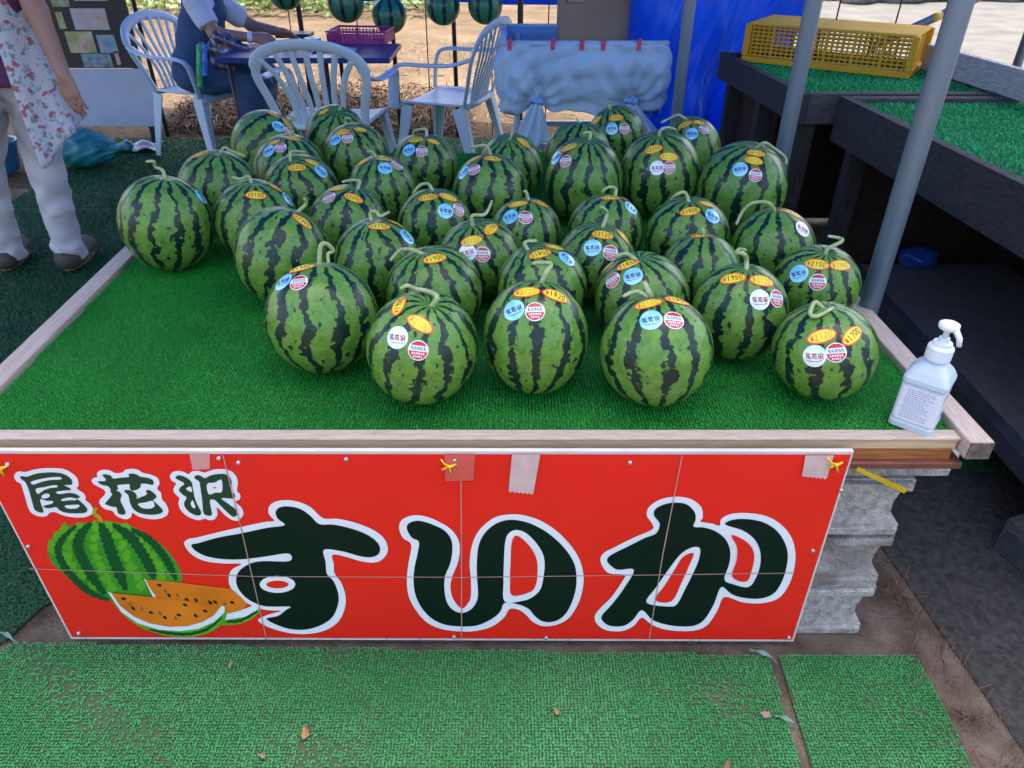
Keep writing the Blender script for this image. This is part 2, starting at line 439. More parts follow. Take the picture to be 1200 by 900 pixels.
turf_mat([gp(-160, 1010), gp(968, 1010), F2, gp(430, 762), gp(18, 755), gp(-60, 800)], gz, .004, .0072, .0058, .0030, TURF_F, 'worn green plastic grass mat lying in front of the red sign', 4, .62, bald=.10, base=TURF_BASE2, jit=.05, star=True)
turf_mat([gp(984, 1010), gp(1196, 1010), gp(1072, 769), gp(912, 770)], gz, .004, .0072, .0058, .0030, TURF_F, 'narrow green grass mat end piece beside the asphalt edge', 4, .62, bald=.05, base=TURF_BASE2, jit=.05, star=True)
l1 = gp(52, 700)
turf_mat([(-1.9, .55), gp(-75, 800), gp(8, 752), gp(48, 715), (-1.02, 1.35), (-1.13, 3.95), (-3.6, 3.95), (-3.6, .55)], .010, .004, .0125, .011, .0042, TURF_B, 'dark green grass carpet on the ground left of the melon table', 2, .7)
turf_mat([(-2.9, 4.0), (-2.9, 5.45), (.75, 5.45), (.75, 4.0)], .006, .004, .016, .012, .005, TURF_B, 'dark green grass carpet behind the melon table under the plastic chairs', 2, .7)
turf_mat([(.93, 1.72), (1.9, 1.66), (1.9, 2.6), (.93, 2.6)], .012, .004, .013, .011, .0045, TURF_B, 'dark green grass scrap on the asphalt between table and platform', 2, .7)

# ------------------------------------------------------------------ blue canopy over the stall, its posts and poles
TARP = mat('blue_tarp', (.02, .22, .68), .42, scale=3, col2=(.04, .30, .80), bump=.35, bscale=9, trans=.32, spec=.5)
CLEAR = TARP
STEEL = mat('galvanised_pipe', (.13, .18, .24), .42, scale=12, col2=(.20, .26, .33), bump=.08, bscale=60, metallic=.55, stretch=(1, 1, .15))
DARKP = mat('dark_pole', (.02, .021, .024), .5, scale=20, col2=(.04, .04, .045))
mb = MB()
def roof(a, b):
    x = -4.4 + 6.9 * a; y = 1.33 + (5.0 + 1.3 * (1 - a)) * b
    return (x, y, 2.42 - .24 * b + .25 * (1 - abs(2 * b - 1)) - .05 * math.sin(math.pi * ((a * 4) % 1)) + .012 * math.sin(23 * a + 9 * b))
mb.sheet(roof, 48, 30, .002)
tag(mb.build('canopy', TARP, smooth=True), 'blue tarpaulin roof stretched over the whole melon stall', 'canopy')
POSTS = [('grey steel tent post beside the hand sanitizer bottle', on_y(1008, 392, 1.60), .0243),
         ('grey steel tent post standing between melons and rear platform corner', on_y(916, 186, 2.32), .0243),
         ('grey steel tent post in front of the hanging blue tarp', on_y(792, 140, 3.32), .0243)]
for lb, p, r in POSTS:
    t = thing('tent_post', (p.x, p.y, .012 if p.y < 2.6 else 0), lb, 'post', 'grey steel tent posts')
    x, y = p.x, p.y
    b = min(max((y - 1.33) / 5.0, 0), 1); top = 2.42 - .24 * b + .25 * (1 - abs(2 * b - 1)) - .04
    mb = MB(); mb.tube([(x, y, .02 + k * (top - .02) / 6) for k in range(7)], r, 20); build_in(mb, 'pipe', STEEL, t, smooth=True)
    mb = MB(); mb.box((x, y, .017), (.12, .12, .008)); build_in(mb, 'foot_plate', STEEL, t)
for u, v, rr, lb in ((470, 158, .016, 'slim black pole right of the blue table'), (537, 160, .015, 'slim black pole behind the side-on white chair'), (609, 172, .019, 'black pole at the left end of the cloth-covered cart'), (197, 160, .014, 'slim black pole behind the seated person in denim'), (372, 163, .017, 'black pole behind the blue table and purple basket')):
    p = on_z(u, v, 0); mb = MB(); mb.tube([(0, 0, 0), (0, 0, 1), (0, 0, 2.3 if p.y < 5.2 else 2.24)], rr, 12)
    o = mb.build('stall_pole', DARKP, smooth=True); o.location = (p.x, p.y, .0)
    tag(o, lb, 'pole', 'black stall poles')

# ------------------------------------------------------------------ melon table
ZT = .606                                                       # top of the boards; the grass mat lies on it
RAILW = wood('grey_timber', (.40, .31, .25), (.54, .44, .36), (1.2, 14, 14))
RAILY = wood('grey_timber_side', (.40, .31, .25), (.54, .44, .36), (14, 1.2, 14))
TAN = wood('tan_timber', (.52, .36, .19), (.66, .48, .28), (1, 16, 16))
VARN = wood('varnished_timber', (.22, .06, .015), (.42, .16, .045), (1.3, 18, 18), .4)
REDW = wood('red_brown_timber', (.10, .028, .02), (.22, .07, .045), (1.3, 16, 16), .6)
ENDG = wood('end_grain', (.07, .05, .045), (.2, .15, .13), (6, 6, 6), .9)
tbl = thing('display_table', (-.1, 2.0, .54), 'low wide wooden display table covered in green grass matting', 'table')
XL0, XL1, XR0, XR1, YF, YB = -1.075, -1.13, .862, .825, 1.066, 2.96
def xl(y): return XL0 + (XL1 - XL0) * (y - YF) / (YB - YF)
def xr(y): return XR0 + (XR1 - XR0) * (y - YF) / (YB - YF)
NP = 9
for k in range(NP):                                             # top boards run across the table
    y0 = YF + .042 + (YB - YF - .042) * k / NP; y1 = YF + .042 + (YB - YF - .042) * (k + 1) / NP - .004
    mb = MB(); mb.prism([(xl(y0) + .03, y0, ZT - .02), (xr(y0) - .03, y0, ZT - .02), (xr(y1) - .03, y1, ZT - .02), (xl(y1) + .03, y1, ZT - .02)], (0, 0, .02))
    build_in(mb, 'top_board', RAILW, tbl)
mb = MB(); mb.box(((-1.10 + .842) / 2, 1.0895, .6130), (.842 + 1.10, .029, .006)); build_in(mb, 'front_rail', [RAILW], tbl, bevel=.0025)
mb = MB(); mb.box(((-1.10 + .838) / 2, 1.092, .6003), (.838 + 1.10, .029, .0190)); build_in(mb, 'front_fascia', TAN, tbl)
mb = MB(); mb.box(((-1.10 + .835) / 2, 1.093, .5770), (.835 + 1.10, .030, .0265)); build_in(mb, 'front_edge', VARN, tbl)
mb = MB(); mb.box(((-1.10 + .858) / 2, YF + .03, .5555), (.858 + 1.10, .058, .0145)); build_in(mb, 'under_rail', REDW, tbl, bevel=.002)
mb = MB(); mb.prism([(xl(YF + .04) - .02, YF + .041, .59), (xl(YF + .04) + .028, YF + .041, .59), (xl(YB) + .028, YB, .59), (xl(YB) - .02, YB, .59)], (0, 0, .034)); build_in(mb, 'side_rail', RAILY, tbl, bevel=.003)
mb = MB(); mb.prism([(xr(YF) - .018, YF - .012, .584), (xr(YF) + .028, YF - .012, .584), (xr(YB) + .028, YB, .584), (xr(YB) - .018, YB, .584)], (0, 0, .04)); build_in(mb, 'side_rail', RAILY, tbl, bevel=.003)
mb = MB(); mb.box((xr(YF) + .005, YF - .0135, .604), (.043, .003, .036)); build_in(mb, 'end_cap', ENDG, tbl)
for x0 in (-.95, -.1, .7):
    mb = MB(); mb.box((x0, (YF + YB) / 2 + .05, .565), (.06, YB - YF - .14, .038)); build_in(mb, 'joist', REDW, tbl)
for x0 in (-.95, .7):
    for y0 in (2.0, 2.86):
        mb = MB(); mb.box((x0, y0, .279), (.07, .07, .534)); build_in(mb, 'leg', REDW, tbl)
turf_mat([(xl(YF + .04) + .031, YF + .041), (xr(YF + .04) - .021, YF + .041), (xr(YB) - .021, YB), (xl(YB) + .031, YB)], ZT, .003, .0066, .0054, .0025, TURF_T, 'bright green plastic grass mat spread over the melon table', 3, .6, jit=.06, star=True)

# concrete blocks that carry the table
CBLK = mat('block_concrete', (.27, .25, .225), .95, scale=55, col2=(.55, .52, .47), bump=.9, bscale=160, detail=9)
CBLK2 = mat('stained_concrete', (.16, .12, .09), .95, scale=14, col2=(.50, .48, .45), bump=.9, bscale=160, detail=9)
def block(x0, x1, y0, y1, z0, h, m, label, mirror=False):
    prof = [(x1 - .003, 0), (x1 + .003, .004), (x1 + .003, .020), (x1 - .012, .024), (x1 - .024, .05), (x1 - .026, .085), (x1 - .018, .118), (x1 - .004, h - .026), (x1 + .004, h - .022), (x1 + .004, h - .005), (x1 - .002, h)]
    prof = [(x, min(z, h)) for x, z in prof]
    left = [(x0, h), (x0, 0)]
    mb = MB(); mb.prism([(x - (x0 + x1) / 2, -(y1 - y0) / 2, z) for x, z in prof + left], (0, y1 - y0, 0))
    # a protruding lip on the long faces, as cast
    w = x1 - x0
    mb.box((-.003, -(y1 - y0) / 2 - .006, .0115), (w - .004, .013, .019)); mb.box((-.003, -(y1 - y0) / 2 - .0065, h - .0135), (w - .004, .014, .019))
    o = mb.build('concrete_block', m, bevel=.002); o.location = ((x0 + x1) / 2, (y0 + y1) / 2, z0)
    tag(o, label, 'block', 'concrete blocks under the melon table')
yb0, yb1 = 1.125, 1.62
for side, x0, x1 in (('right', .40, .822), ('left', -1.0, -.58)):
    w = 'beside the right edge of the red sign' if side == 'right' else 'behind the left part of the sign'
    block(x0, x1 + .004, yb0 - .004, yb1, .004, .156, CBLK, 'grey concrete block, lowest of its stack %s' % w)
    block(x0, x1 + .002, yb0, yb1, .168, .150, CBLK2, 'brown-stained concrete block, middle of the stack %s' % w)
    block(x0, x1, yb0, yb1, .326, .148, CBLK, 'grey concrete block, third up in the stack %s' % w)
    mb = MB(); mb.box((0, 0, .0135), (x1 - x0 + .07, yb1 - yb0, .027)); mb.box((.004, .003, .0405), (x1 - x0 + .085, yb1 - yb0 - .01, .026))
    o = mb.build('concrete_slab', CBLK, bevel=.004); o.location = ((x0 + x1) / 2 + .03, (yb0 + yb1) / 2, .4795)
    tag(o, 'thin grey concrete slab topping the stack %s' % w, 'slab', 'concrete blocks under the melon table')

# ------------------------------------------------------------------ the red sign
SP = on_y(600, 529, 1.049)                                      # top of the sign, just in front of the table edge
SQ = on_y(600, 751, 1.074)                                      # its foot, leaning in a little
SN = Vector((1, 0, 0)).cross(SP - SQ).normalized()
if SN.y > 0: SN = -SN
def sg(u, v, layer=0): return on_plane(u, v, SP, SN) + SN * (.0003 * layer)
WHITE_B = mat('sign_board_edge', (.62, .58, .55), .6)
def gloss(nm, c, var=.05): return mat(nm, c, .24, var=var, scale=5, spec=.32, coat=.0, bump=.22, bscale=3.5)
S_RED = gloss('sign_red', (.82, .020, .012)); S_BLK = gloss('sign_black', (.004, .009, .008)); S_WHT = gloss('sign_white', (.80, .82, .84))
S_GRN = gloss('sign_green', (.045, .30, .02), .35); S_DGR = gloss('sign_dark_green', (.008, .075, .018)); S_LGR = gloss('sign_light_green', (.11, .40, .02), .3)
S_ORG = gloss('sign_orange', (.72, .19, .012), .25); S_YEL = gloss('sign_yellow_green', (.40, .36, .015)); S_BRN = gloss('sign_brown', (.33, .10, .02))
sign = thing('shop_sign', ((SP.x + SQ.x) / 2, SQ.y, SQ.z), 'long red sign with a watermelon picture and big black white-edged lettering', 'sign')
cu = [(-33, 528), (1001, 529), (930, 752), (83, 749)]
mb = MB(); mb.prism([sg(*p) for p in cu], -SN * .009); build_in(mb, 'board', WHITE_B, sign, bevel=.001)
mb = MB(); mb.poly([sg(u, v, 1) for u, v in [(-29, 531.5), (997.5, 532.5), (928, 749.5), (84.5, 746.5)]]); build_in(mb, 'red_face', S_RED, sign)
def zt(pts, ox, oy, k): return [(ox + x / k, oy + y / k) for x, y in pts]
def smooth2(p, n=4): return [(q.x, q.y) for q in catmull([(a, b, 0) for a, b in p], n)]
def oval(cx, cy, rx, ry, n=28): return [(cx + rx * math.cos(2 * math.pi * i / n), cy + ry * math.sin(2 * math.pi * i / n)) for i in range(n)]
K = {}
K['tail'] = dict(t=(10, 540, 10), white=[(70,180),(95,130),(150,118),(200,125),(310,95),(430,80),(560,80),(660,92),(750,140),(810,200),(825,280),(805,320),(880,370),(910,420),(905,450),(960,500),(995,560),(990,610),(930,645),(850,658),(720,650),(620,625),(550,595),(485,602),(460,635),(400,648),(330,635),(270,600),(235,540),(205,440),(175,340),(150,265),(100,235)],
 black=[[(140,182),(165,170),(220,178),(320,145),(430,130),(540,128),(630,140),(700,172),(745,215),(748,268),(700,275),(660,280),(730,315),(725,335),(640,342),(600,360),(600,375),(700,368),(790,380),(838,410),(830,428),(800,432),(850,470),(910,530),(930,570),(900,600),(820,608),(720,605),(640,590),(590,560),(560,535),(480,548),(430,540),(412,522),(440,512),(520,490),(460,462),(390,440),(380,460),(395,520),(415,580),(400,600),(350,590),(310,560),(290,500),(265,410),(235,310),(200,240),(165,215)]],
 hole=[[(272,235),(400,200),(520,182),(615,182),(618,208),(500,215),(400,235),(300,268)],[(330,318),(420,300),(510,280),(575,278),(575,300),(500,308),(420,335),(350,378)],[(392,410),(420,382),(470,375),(492,400),(460,425),(410,430)],[(380,440),(450,458),(525,462),(520,488),(440,510),(400,520)],[(635,438),(720,420),(790,430),(800,450),(720,452),(635,460)],[(665,520),(720,508),(830,505),(830,530),(790,550),(700,548)],[(565,355),(640,342),(725,340),(700,365),(600,378)]], red=[])
K['flower'] = dict(t=(90, 540, 10), white=[(178,225),(200,195),(245,180),(240,145),(270,110),(330,98),(400,110),(460,138),(540,130),(570,100),(640,88),(720,98),(780,135),(870,155),(950,195),(972,260),(945,320),(990,370),(1000,440),(1050,500),(1078,580),(1050,640),(960,675),(850,675),(740,650),(655,605),(640,650),(590,678),(520,665),(460,630),(420,580),(350,565),(285,520),(270,460),(335,385),(325,335),(260,300),(200,265)],
 black=[[(305,160),(340,150),(400,165),(435,200),(520,190),(615,180),(610,150),(650,140),(700,150),(750,178),(830,190),(890,215),(905,250),(890,275),(820,262),(760,262),(750,300),(710,330),(650,340),(625,310),(620,268),(550,270),(480,280),(490,320),(470,340),(510,360),(530,400),(515,455),(540,510),(575,590),(565,620),(520,622),(485,600),(470,540),(420,530),(360,510),(338,490),(380,440),(420,385),(400,360),(400,330),(370,290),(300,275),(250,240),(270,230),(330,230),(345,210)],
 [(558,345),(590,332),(640,340),(690,370),(710,410),(705,435),(760,415),(825,385),(815,345),(845,332),(890,355),(935,400),(930,430),(900,455),(960,510),(1010,570),(1000,600),(930,622),(840,622),(740,605),(670,560),(630,490),(610,400),(580,370)]],
 hole=[[(725,492),(820,475),(890,458),(915,500),(910,530),(860,550),(780,545),(740,520)]], red=[])
K['marsh'] = dict(t=(180, 540, 10), white=[(195,175),(225,128),(290,112),(360,125),(415,150),(450,120),(530,112),(600,130),(700,98),(800,90),(890,105),(960,160),(990,240),(980,340),(1018,390),(1010,445),(965,475),(1030,540),(1055,610),(1030,660),(990,695),(920,685),(850,640),(800,590),(745,540),(750,620),(720,675),(660,690),(600,672),(540,690),(460,672),(380,630),(320,570),(295,490),(305,430),(255,380),(235,325),(265,260),(215,225)],
 black=[[(260,190),(290,163),(350,172),(420,210),(455,255),(460,290),(480,400),(510,490),(560,590),(545,630),(490,628),(420,590),(370,530),(362,480),(390,425),(340,385),(302,340),(320,300),(360,270),(350,245),(290,215)],
 [(480,185),(510,160),(560,170),(605,195),(680,160),(780,145),(850,152),(900,195),(918,250),(912,350),(950,380),(955,410),(925,435),(800,430),(870,490),(960,555),(990,600),(960,645),(920,640),(850,580),(780,510),(720,452),(665,452),(672,530),(688,610),(670,635),(620,630),(585,590),(575,470),(555,330),(540,240),(500,210)]],
 hole=[[(385,318),(440,292),(450,355)],[(440,490),(465,455),(495,540),(460,535)],[(632,262),(720,245),(800,212),(805,350),(730,362),(650,380)]], red=[[(702,300),(740,296),(740,307),(702,311)]])
q4 = 1200 / 270
K['su'] = dict(t=(200, 570, q4), white=[(72,298),(90,272),(140,262),(250,235),(380,205),(490,182),(540,175),(512,140),(515,100),(550,75),(610,68),(670,78),(730,105),(795,162),(870,165),(960,185),(1050,220),(1110,265),(1132,320),(1115,365),(1070,392),(1000,388),(920,365),(845,352),(850,400),(855,450),(890,500),(912,570),(905,640),(870,705),(800,748),(710,765),(620,760),(540,740),(480,715),(458,690),(500,668),(545,655),(575,645),(500,640),(440,625),(370,585),(320,535),(303,480),(320,430),(370,400),(280,398),(180,385),(110,350)],
 black=[[(110,300),(150,290),(250,262),(380,238),(500,212),(595,198),(560,165),(548,130),(570,105),(620,100),(680,115),(730,150),(775,192),(850,195),(940,215),(1020,245),(1075,285),(1092,325),(1075,355),(1030,365),(970,355),(900,335),(800,325),(808,390),(815,452),(850,490),(875,560),(870,620),(840,680),(780,720),(700,742),(620,738),(550,715),(500,685),(560,670),(600,640),(625,622),(540,622),(470,615),(400,580),(355,530),(342,480),(360,435),(410,400),(480,385),(620,385),(615,345),(500,360),(380,375),(280,375),(190,360),(130,330)]],
 hole=[oval(558,505,92,44)], red=[oval(558,505,57,20)])
K['i'] = dict(t=(460, 570, q4), white=[(35,215),(50,170),(110,147),(180,155),(250,185),(310,225),(345,280),(350,340),(338,400),(310,470),(302,530),(320,590),(360,632),(390,610),(408,570),(408,480),(402,400),(410,320),(435,250),(480,195),(540,155),(620,142),(690,148),(770,175),(850,225),(920,295),(970,370),(993,450),(990,530),(965,610),(920,680),(860,715),(790,725),(735,705),(700,670),(660,640),(610,635),(580,680),(520,725),(440,748),(360,752),(260,740),(180,705),(125,645),(85,570),(75,480),(85,390),(98,300),(55,265)],
 black=[[(75,215),(90,185),(140,175),(210,195),(270,225),(305,270),(312,330),(300,400),(275,460),(270,520),(280,590),(310,635),(360,655),(410,635),(440,590),(445,540),(440,460),(440,380),(450,300),(480,240),(530,195),(590,172),(650,172),(720,190),(800,232),(870,290),(920,350),(950,410),(958,480),(950,550),(920,630),(880,680),(830,702),(780,698),(740,670),(710,635),(660,612),(585,602),(560,650),(510,690),(440,720),(360,725),(270,715),(200,680),(150,625),(120,560),(110,490),(115,420),(130,350),(138,285),(100,262)]],
 hole=[[(585,595),(578,500),(580,400),(585,300),(600,245),(640,222),(690,235),(740,280),(780,340),(792,400),(785,470),(770,530),(730,570),(680,590)]],
 red=[[(622,562),(612,480),(615,380),(620,290),(640,250),(680,270),(725,320),(752,380),(755,450),(745,510),(715,545)]])
K['ka'] = dict(t=(690, 570, q4), white=[(60,380),(75,345),(130,315),(230,265),(330,220),(325,185),(302,150),(312,105),(370,65),(450,50),(530,62),(585,105),(592,160),(580,180),(640,190),(680,200),(690,165),(740,140),(820,135),(920,150),(1000,195),(1055,265),(1075,350),(1065,440),(1035,520),(985,580),(900,605),(800,600),(705,572),(670,640),(620,715),(560,745),(480,750),(390,740),(325,715),(275,680),(230,725),(170,750),(90,745),(40,710),(32,670),(60,630),(120,570),(175,490),(185,458),(110,450),(75,420)],
 black=[[(95,375),(120,350),(200,310),(290,265),(350,240),(368,190),(340,150),(345,115),(390,90),(450,80),(510,90),(550,130),(555,170),(545,205),(600,210),(660,230),(710,270),(735,330),(730,400),(705,480),(750,505),(830,520),(870,470),(892,400),(890,330),(860,270),(800,225),(710,195),(740,172),(810,165),(900,180),(970,220),(1015,280),(1035,350),(1025,430),(1000,500),(960,555),(890,580),(800,575),(740,555),(688,520),(650,610),(600,690),(550,720),(480,725),(400,715),(330,690),(275,640),(230,690),(180,722),(110,722),(70,695),(70,665),(120,610),(180,530),(235,430),(150,430),(105,400)]],
 hole=[[(300,600),(350,520),(420,420),(480,345),(540,312),(578,320),(570,380),(540,450),(500,530),(460,605),(420,620)]],
 red=[[(345,585),(400,500),(450,420),(490,360),(545,342),(520,410),(480,500),(430,592)],[(740,248),(800,270),(845,310),(860,360),(850,420),(820,490),(745,465),(768,380),(770,310)]])
S_GINK = gloss('sign_green_black', (.02, .055, .028))
for nm, g in K.items():
    mb = MB(); base = 4 if nm in ('su', 'i', 'ka') else 3
    nn = 4
    mb.poly([sg(u, v, base + 2) for u, v in zt(smooth2(g['white'], nn), *g['t'])], 0)
    for p in g['black']: mb.poly([sg(u, v, base + 3.5) for u, v in zt(smooth2(p, nn), *g['t'])], 1)
    for p in g['hole']: mb.poly([sg(u, v, base + 5) for u, v in zt(smooth2(p, nn), *g['t'])], 0)
    for p in g['red']: mb.poly([sg(u, v, base + 6.5) for u, v in zt(smooth2(p, nn), *g['t'])], 2)
    build_in(mb, 'lettering', [S_WHT, S_BLK if base == 4 else S_GINK, S_RED], sign)
# printed watermelon
def band(pts, w, jag=.22, n=7, seed=1):
    r = random.Random(seed); C = catmull([(x, y, 0) for x, y in pts], n, False); L_, R_ = [], []
    for i, p in enumerate(C):
        t = (C[min(i + 1, len(C) - 1)] - C[max(i - 1, 0)]).normalized(); nn = Vector((-t.y, t.x, 0)); e = min(1, .35 + 3 * min(i, len(C) - 1 - i) / len(C))
        L_.append(p + nn * w / 2 * e * (1 + jag * (1 if i % 2 else -1) * r.uniform(.4, 1))); R_.append(p - nn * w / 2 * e * (1 + jag * (-1 if i % 2 else 1) * r.uniform(.4, 1)))
    return [(p.x, p.y) for p in L_ + R_[::-1]]
mtr = (40, 590, q4)
mb = MB()
mb.poly([sg(u, v, 2) for u, v in zt(smooth2([(70,240),(85,190),(130,145),(200,112),(300,95),(400,95),(500,115),(590,160),(670,220),(730,290),(766,360),(766,410),(700,470),(560,515),(410,508),(330,490),(240,440),(160,370),(95,310)]), *mtr)], 0)
rr = random.Random(3)
for j, ctr in enumerate([[(260,105),(190,190),(175,270),(230,360),(330,450)],[(325,98),(310,190),(325,280),(365,380),(410,460)],[(380,98),(440,180),(480,270),(530,370),(560,440)],[(455,110),(560,200),(615,270),(660,350),(670,400)],[(170,130),(105,200),(100,250)]]):
    for q in range(7):
        c = catmull([(x, y, 0) for x, y in ctr], 7, False); p = c[int((q + .5) / 7 * (len(c) - 1))]
        mb.poly([sg(u, v, 3 + .02 * q) for u, v in zt([(p.x + rr.uniform(.4, 1.3) * 30 * math.cos(a), p.y + rr.uniform(.4, 1.3) * 34 * math.sin(a)) for a in [k * math.pi / 4 for k in range(8)]], *mtr)], 2)
for k, (p, w) in enumerate([([(220,112),(150,180),(125,240),(150,310),(210,390),(300,465),(390,502)], 36), ([(300,98),(245,160),(230,230),(265,310),(310,390),(370,470)], 52), ([(345,98),(375,170),(405,260),(440,350),(480,450)], 58), ([(410,105),(500,170),(560,250),(605,330),(625,390)], 52), ([(510,130),(600,185),(660,250),(705,320),(742,398)], 38)]):
    mb.poly([sg(u, v, 4) for u, v in zt(band(p, w, .28, 6, k), *mtr)], 1)
mb.poly([sg(u, v, 5) for u, v in zt(band([(330,18),(313,45),(340,70),(358,98)], 20, .05, 5), *mtr)], 3)
build_in(mb, 'watermelon_picture', [S_GRN, S_DGR, S_LGR, S_YEL], sign)
def slice_(name, base, orange, white, green, stripe, seeds):
    mb = MB()
    mb.poly([sg(u, v, base) for u, v in zt(smooth2(green, 3), *mtr)], 2)
    mb.poly([sg(u, v, base + 1) for u, v in zt(band(stripe, 16, .3, 5), *mtr)], 3)
    for w in white: mb.poly([sg(u, v, base + 2) for u, v in zt(w, *mtr)], 1)
    mb.poly([sg(u, v, base + 3) for u, v in zt(orange, *mtr)], 0)
    for k, (x, y) in enumerate(seeds):
        c, s_ = math.cos(.7 + .4 * (k % 3 - 1)), math.sin(.7 + .4 * (k % 3 - 1))
        mb.poly([sg(u, v, base + 4) for u, v in zt([(x + a * c - b * s_, y + a * s_ + b * c) for a, b in oval(0, 0, 13, 7, 10)], *mtr)], 5 if k % 3 == 2 else 4)
    build_in(mb, name, [S_ORG, S_WHT, S_LGR, S_DGR, S_BLK, S_BRN], sign)
slice_('melon_slice_picture', 5.5, [(582,392),(700,400),(900,425),(1030,440),(1075,480),(1115,520),(1080,552),(1000,572),(900,575),(640,485),(608,440)],
       [[(574,387),(584,392),(645,485),(650,520),(625,490)], [(900,575),(1000,570),(1080,550),(1150,525),(1170,546),(1100,586),(1000,602),(930,600)]],
       [(990,590),(1100,580),(1170,545),(1178,556),(1130,600),(1060,625),(980,630)], [(1000,612),(1080,604),(1168,556)], [(655,420),(705,473),(685,452),(797,495),(945,508),(750,475),(1033,510),(845,498),(995,515)])
slice_('melon_slice_picture', 10, [(405,458),(600,478),(800,500),(975,530),(940,575),(880,610),(800,632),(700,635),(600,615),(520,580),(450,525)],
       [[(388,455),(405,458),(450,525),(520,580),(600,615),(700,635),(800,632),(880,610),(940,575),(975,528),(995,528),(995,560),(940,610),(860,645),(760,658),(650,650),(540,615),(460,560)]],
       [(388,455),(420,505),(540,600),(650,640),(760,650),(860,635),(940,600),(997,545),(1000,590),(960,640),(890,675),(790,690),(690,682),(580,650),(490,595),(420,520)],
       [(600,650),(700,668),(800,674),(900,650),(985,585)], [(470,488),(520,538),(505,518),(612,560),(685,586),(565,540),(757,573),(845,577),(660,563),(895,552),(920,508),(740,590),(790,520)])
# laminate seams, tapes, screws, ties
SEAM = mat('laminate_seam', (.46, .26, .24), .3, spec=.6)
def strip(name, pts, w, layer, m, parent=sign):
    mb = MB(); C = [sg(u, v, layer) for u, v in pts]; L_, R_ = [], []
    for i, p in enumerate(C):
        t = (C[min(i + 1, len(C) - 1)] - C[max(i - 1, 0)]).normalized(); nn = t.cross(SN); L_.append(p + nn * w / 2); R_.append(p - nn * w / 2)
    mb.poly(L_ + R_[::-1]); return build_in(mb, name, m, parent)
for k, pts in enumerate(([(35, 665), (300, 674), (550, 675), (930, 670)], [(262, 532), (285, 625), (313, 748)], [(540, 532), (541, 640), (541, 750)], [(799, 532), (776, 650), (760, 749)])):
    strip('laminate_seam', pts, .0022, 12 + k * .5, SEAM)
TAPE = mat('paper_tape', (.62, .45, .42), .6, scale=30); TAPE2 = mat('clear_tape', (.64, .30, .28), .3, scale=20); CLEAR2 = mat('film_tape', (.66, .10, .08), .22, scale=20)
def patch(name, q, layer, m, torn=True):
    mb = MB(); q = list(q)
    if torn:
        (x0, y0), (x1, y1) = q[2], q[3]
        q = q[:2] + [(x0 + (x1 - x0) * k / 12, y0 + (y1 - y0) * k / 12 + (1.2 if k % 2 else -.8)) for k in range(13)]
    mb.prism([sg(u, v, layer) for u, v in q], SN * .0004); build_in(mb, name, m, sign)
patch('tape_patch', [(600, 531), (633, 531), (625, 577), (596, 574)], 14, TAPE)
patch('tape_patch', [(943, 532), (976, 532), (968, 559), (939, 556)], 14, TAPE)
patch('tape_patch', [(222, 531), (246, 531), (246, 549), (226, 550)], 3.4, TAPE2, False)
patch('tape_patch', [(521, 531), (557, 531), (555, 561), (522, 562)], 14, CLEAR2, False)
SCREW = mat('screw_head', (.45, .43, .42), .35, metallic=.7)
def screw(u, v, rad=.0042):
    p = sg(u, v, 16); mb = MB(); ex = Vector((1, 0, 0)); ey = SN.cross(ex)
    V = []
    for rr_, hh in ((rad, -.004), (rad, .0008), (rad * .6, .0022)):
        for k in range(12): a = k * math.pi / 6; V.append(p + ex * (rr_ * math.cos(a)) + ey * (rr_ * math.sin(a)) + SN * hh)
    F = [(i * 12 + k, i * 12 + (k + 1) % 12, (i + 1) * 12 + (k + 1) % 12, (i + 1) * 12 + k) for i in range(2) for k in range(12)] + [tuple(range(24, 36))]
    mb.add(V, F); build_in(mb, 'screw', SCREW, sign, smooth=True)
for u, v in ((10, 543), (257, 536), (280, 541), (406, 537), (533, 538), (738, 541), (952, 644), (974, 543), (924, 746), (532, 745), (93, 741), (34, 639), (985, 573), (640, 746)): screw(u, v)
YTIE = mat('yellow_tie', (.75, .52, .01), .4)
def tie(u, v):
    mb = MB()
    for dx, dy in ((-9, -7), (9, -2), (4, 10), (-8, 5)):
        mb.tube([sg(u, v, 22), sg(u + dx * .5, v + dy * .4, 30), sg(u + dx, v + dy, 18)], .0016, 6, 1.6)
    mb.tube([sg(u - 2, v, 20), sg(u + 2, v, 34), sg(u + 4, v, 20)], .0032, 8)
    build_in(mb, 'tie_knot', YTIE, sign, smooth=True)
for u, v in ((3, 545), (526, 543), (977, 541)): tie(u, v)
p0, p1 = sg(1000, 549, 0) - SN * .004, Vector((.79, 1.112, .462))
q0 = on_y(1004, 550, 1.062); q1 = on_y(1063, 574, 1.10)
mb = MB(); n1 = Vector((0, -.3, 1)).normalized()
mb.prism([q0 + n1 * .007, q1 + n1 * .004, q1 - n1 * .014, q0 - n1 * .005], (0, .0012, 0))
tag(mb.build('strap', YTIE), 'flat yellow plastic strap running from the sign corner to the concrete blocks', 'strap')

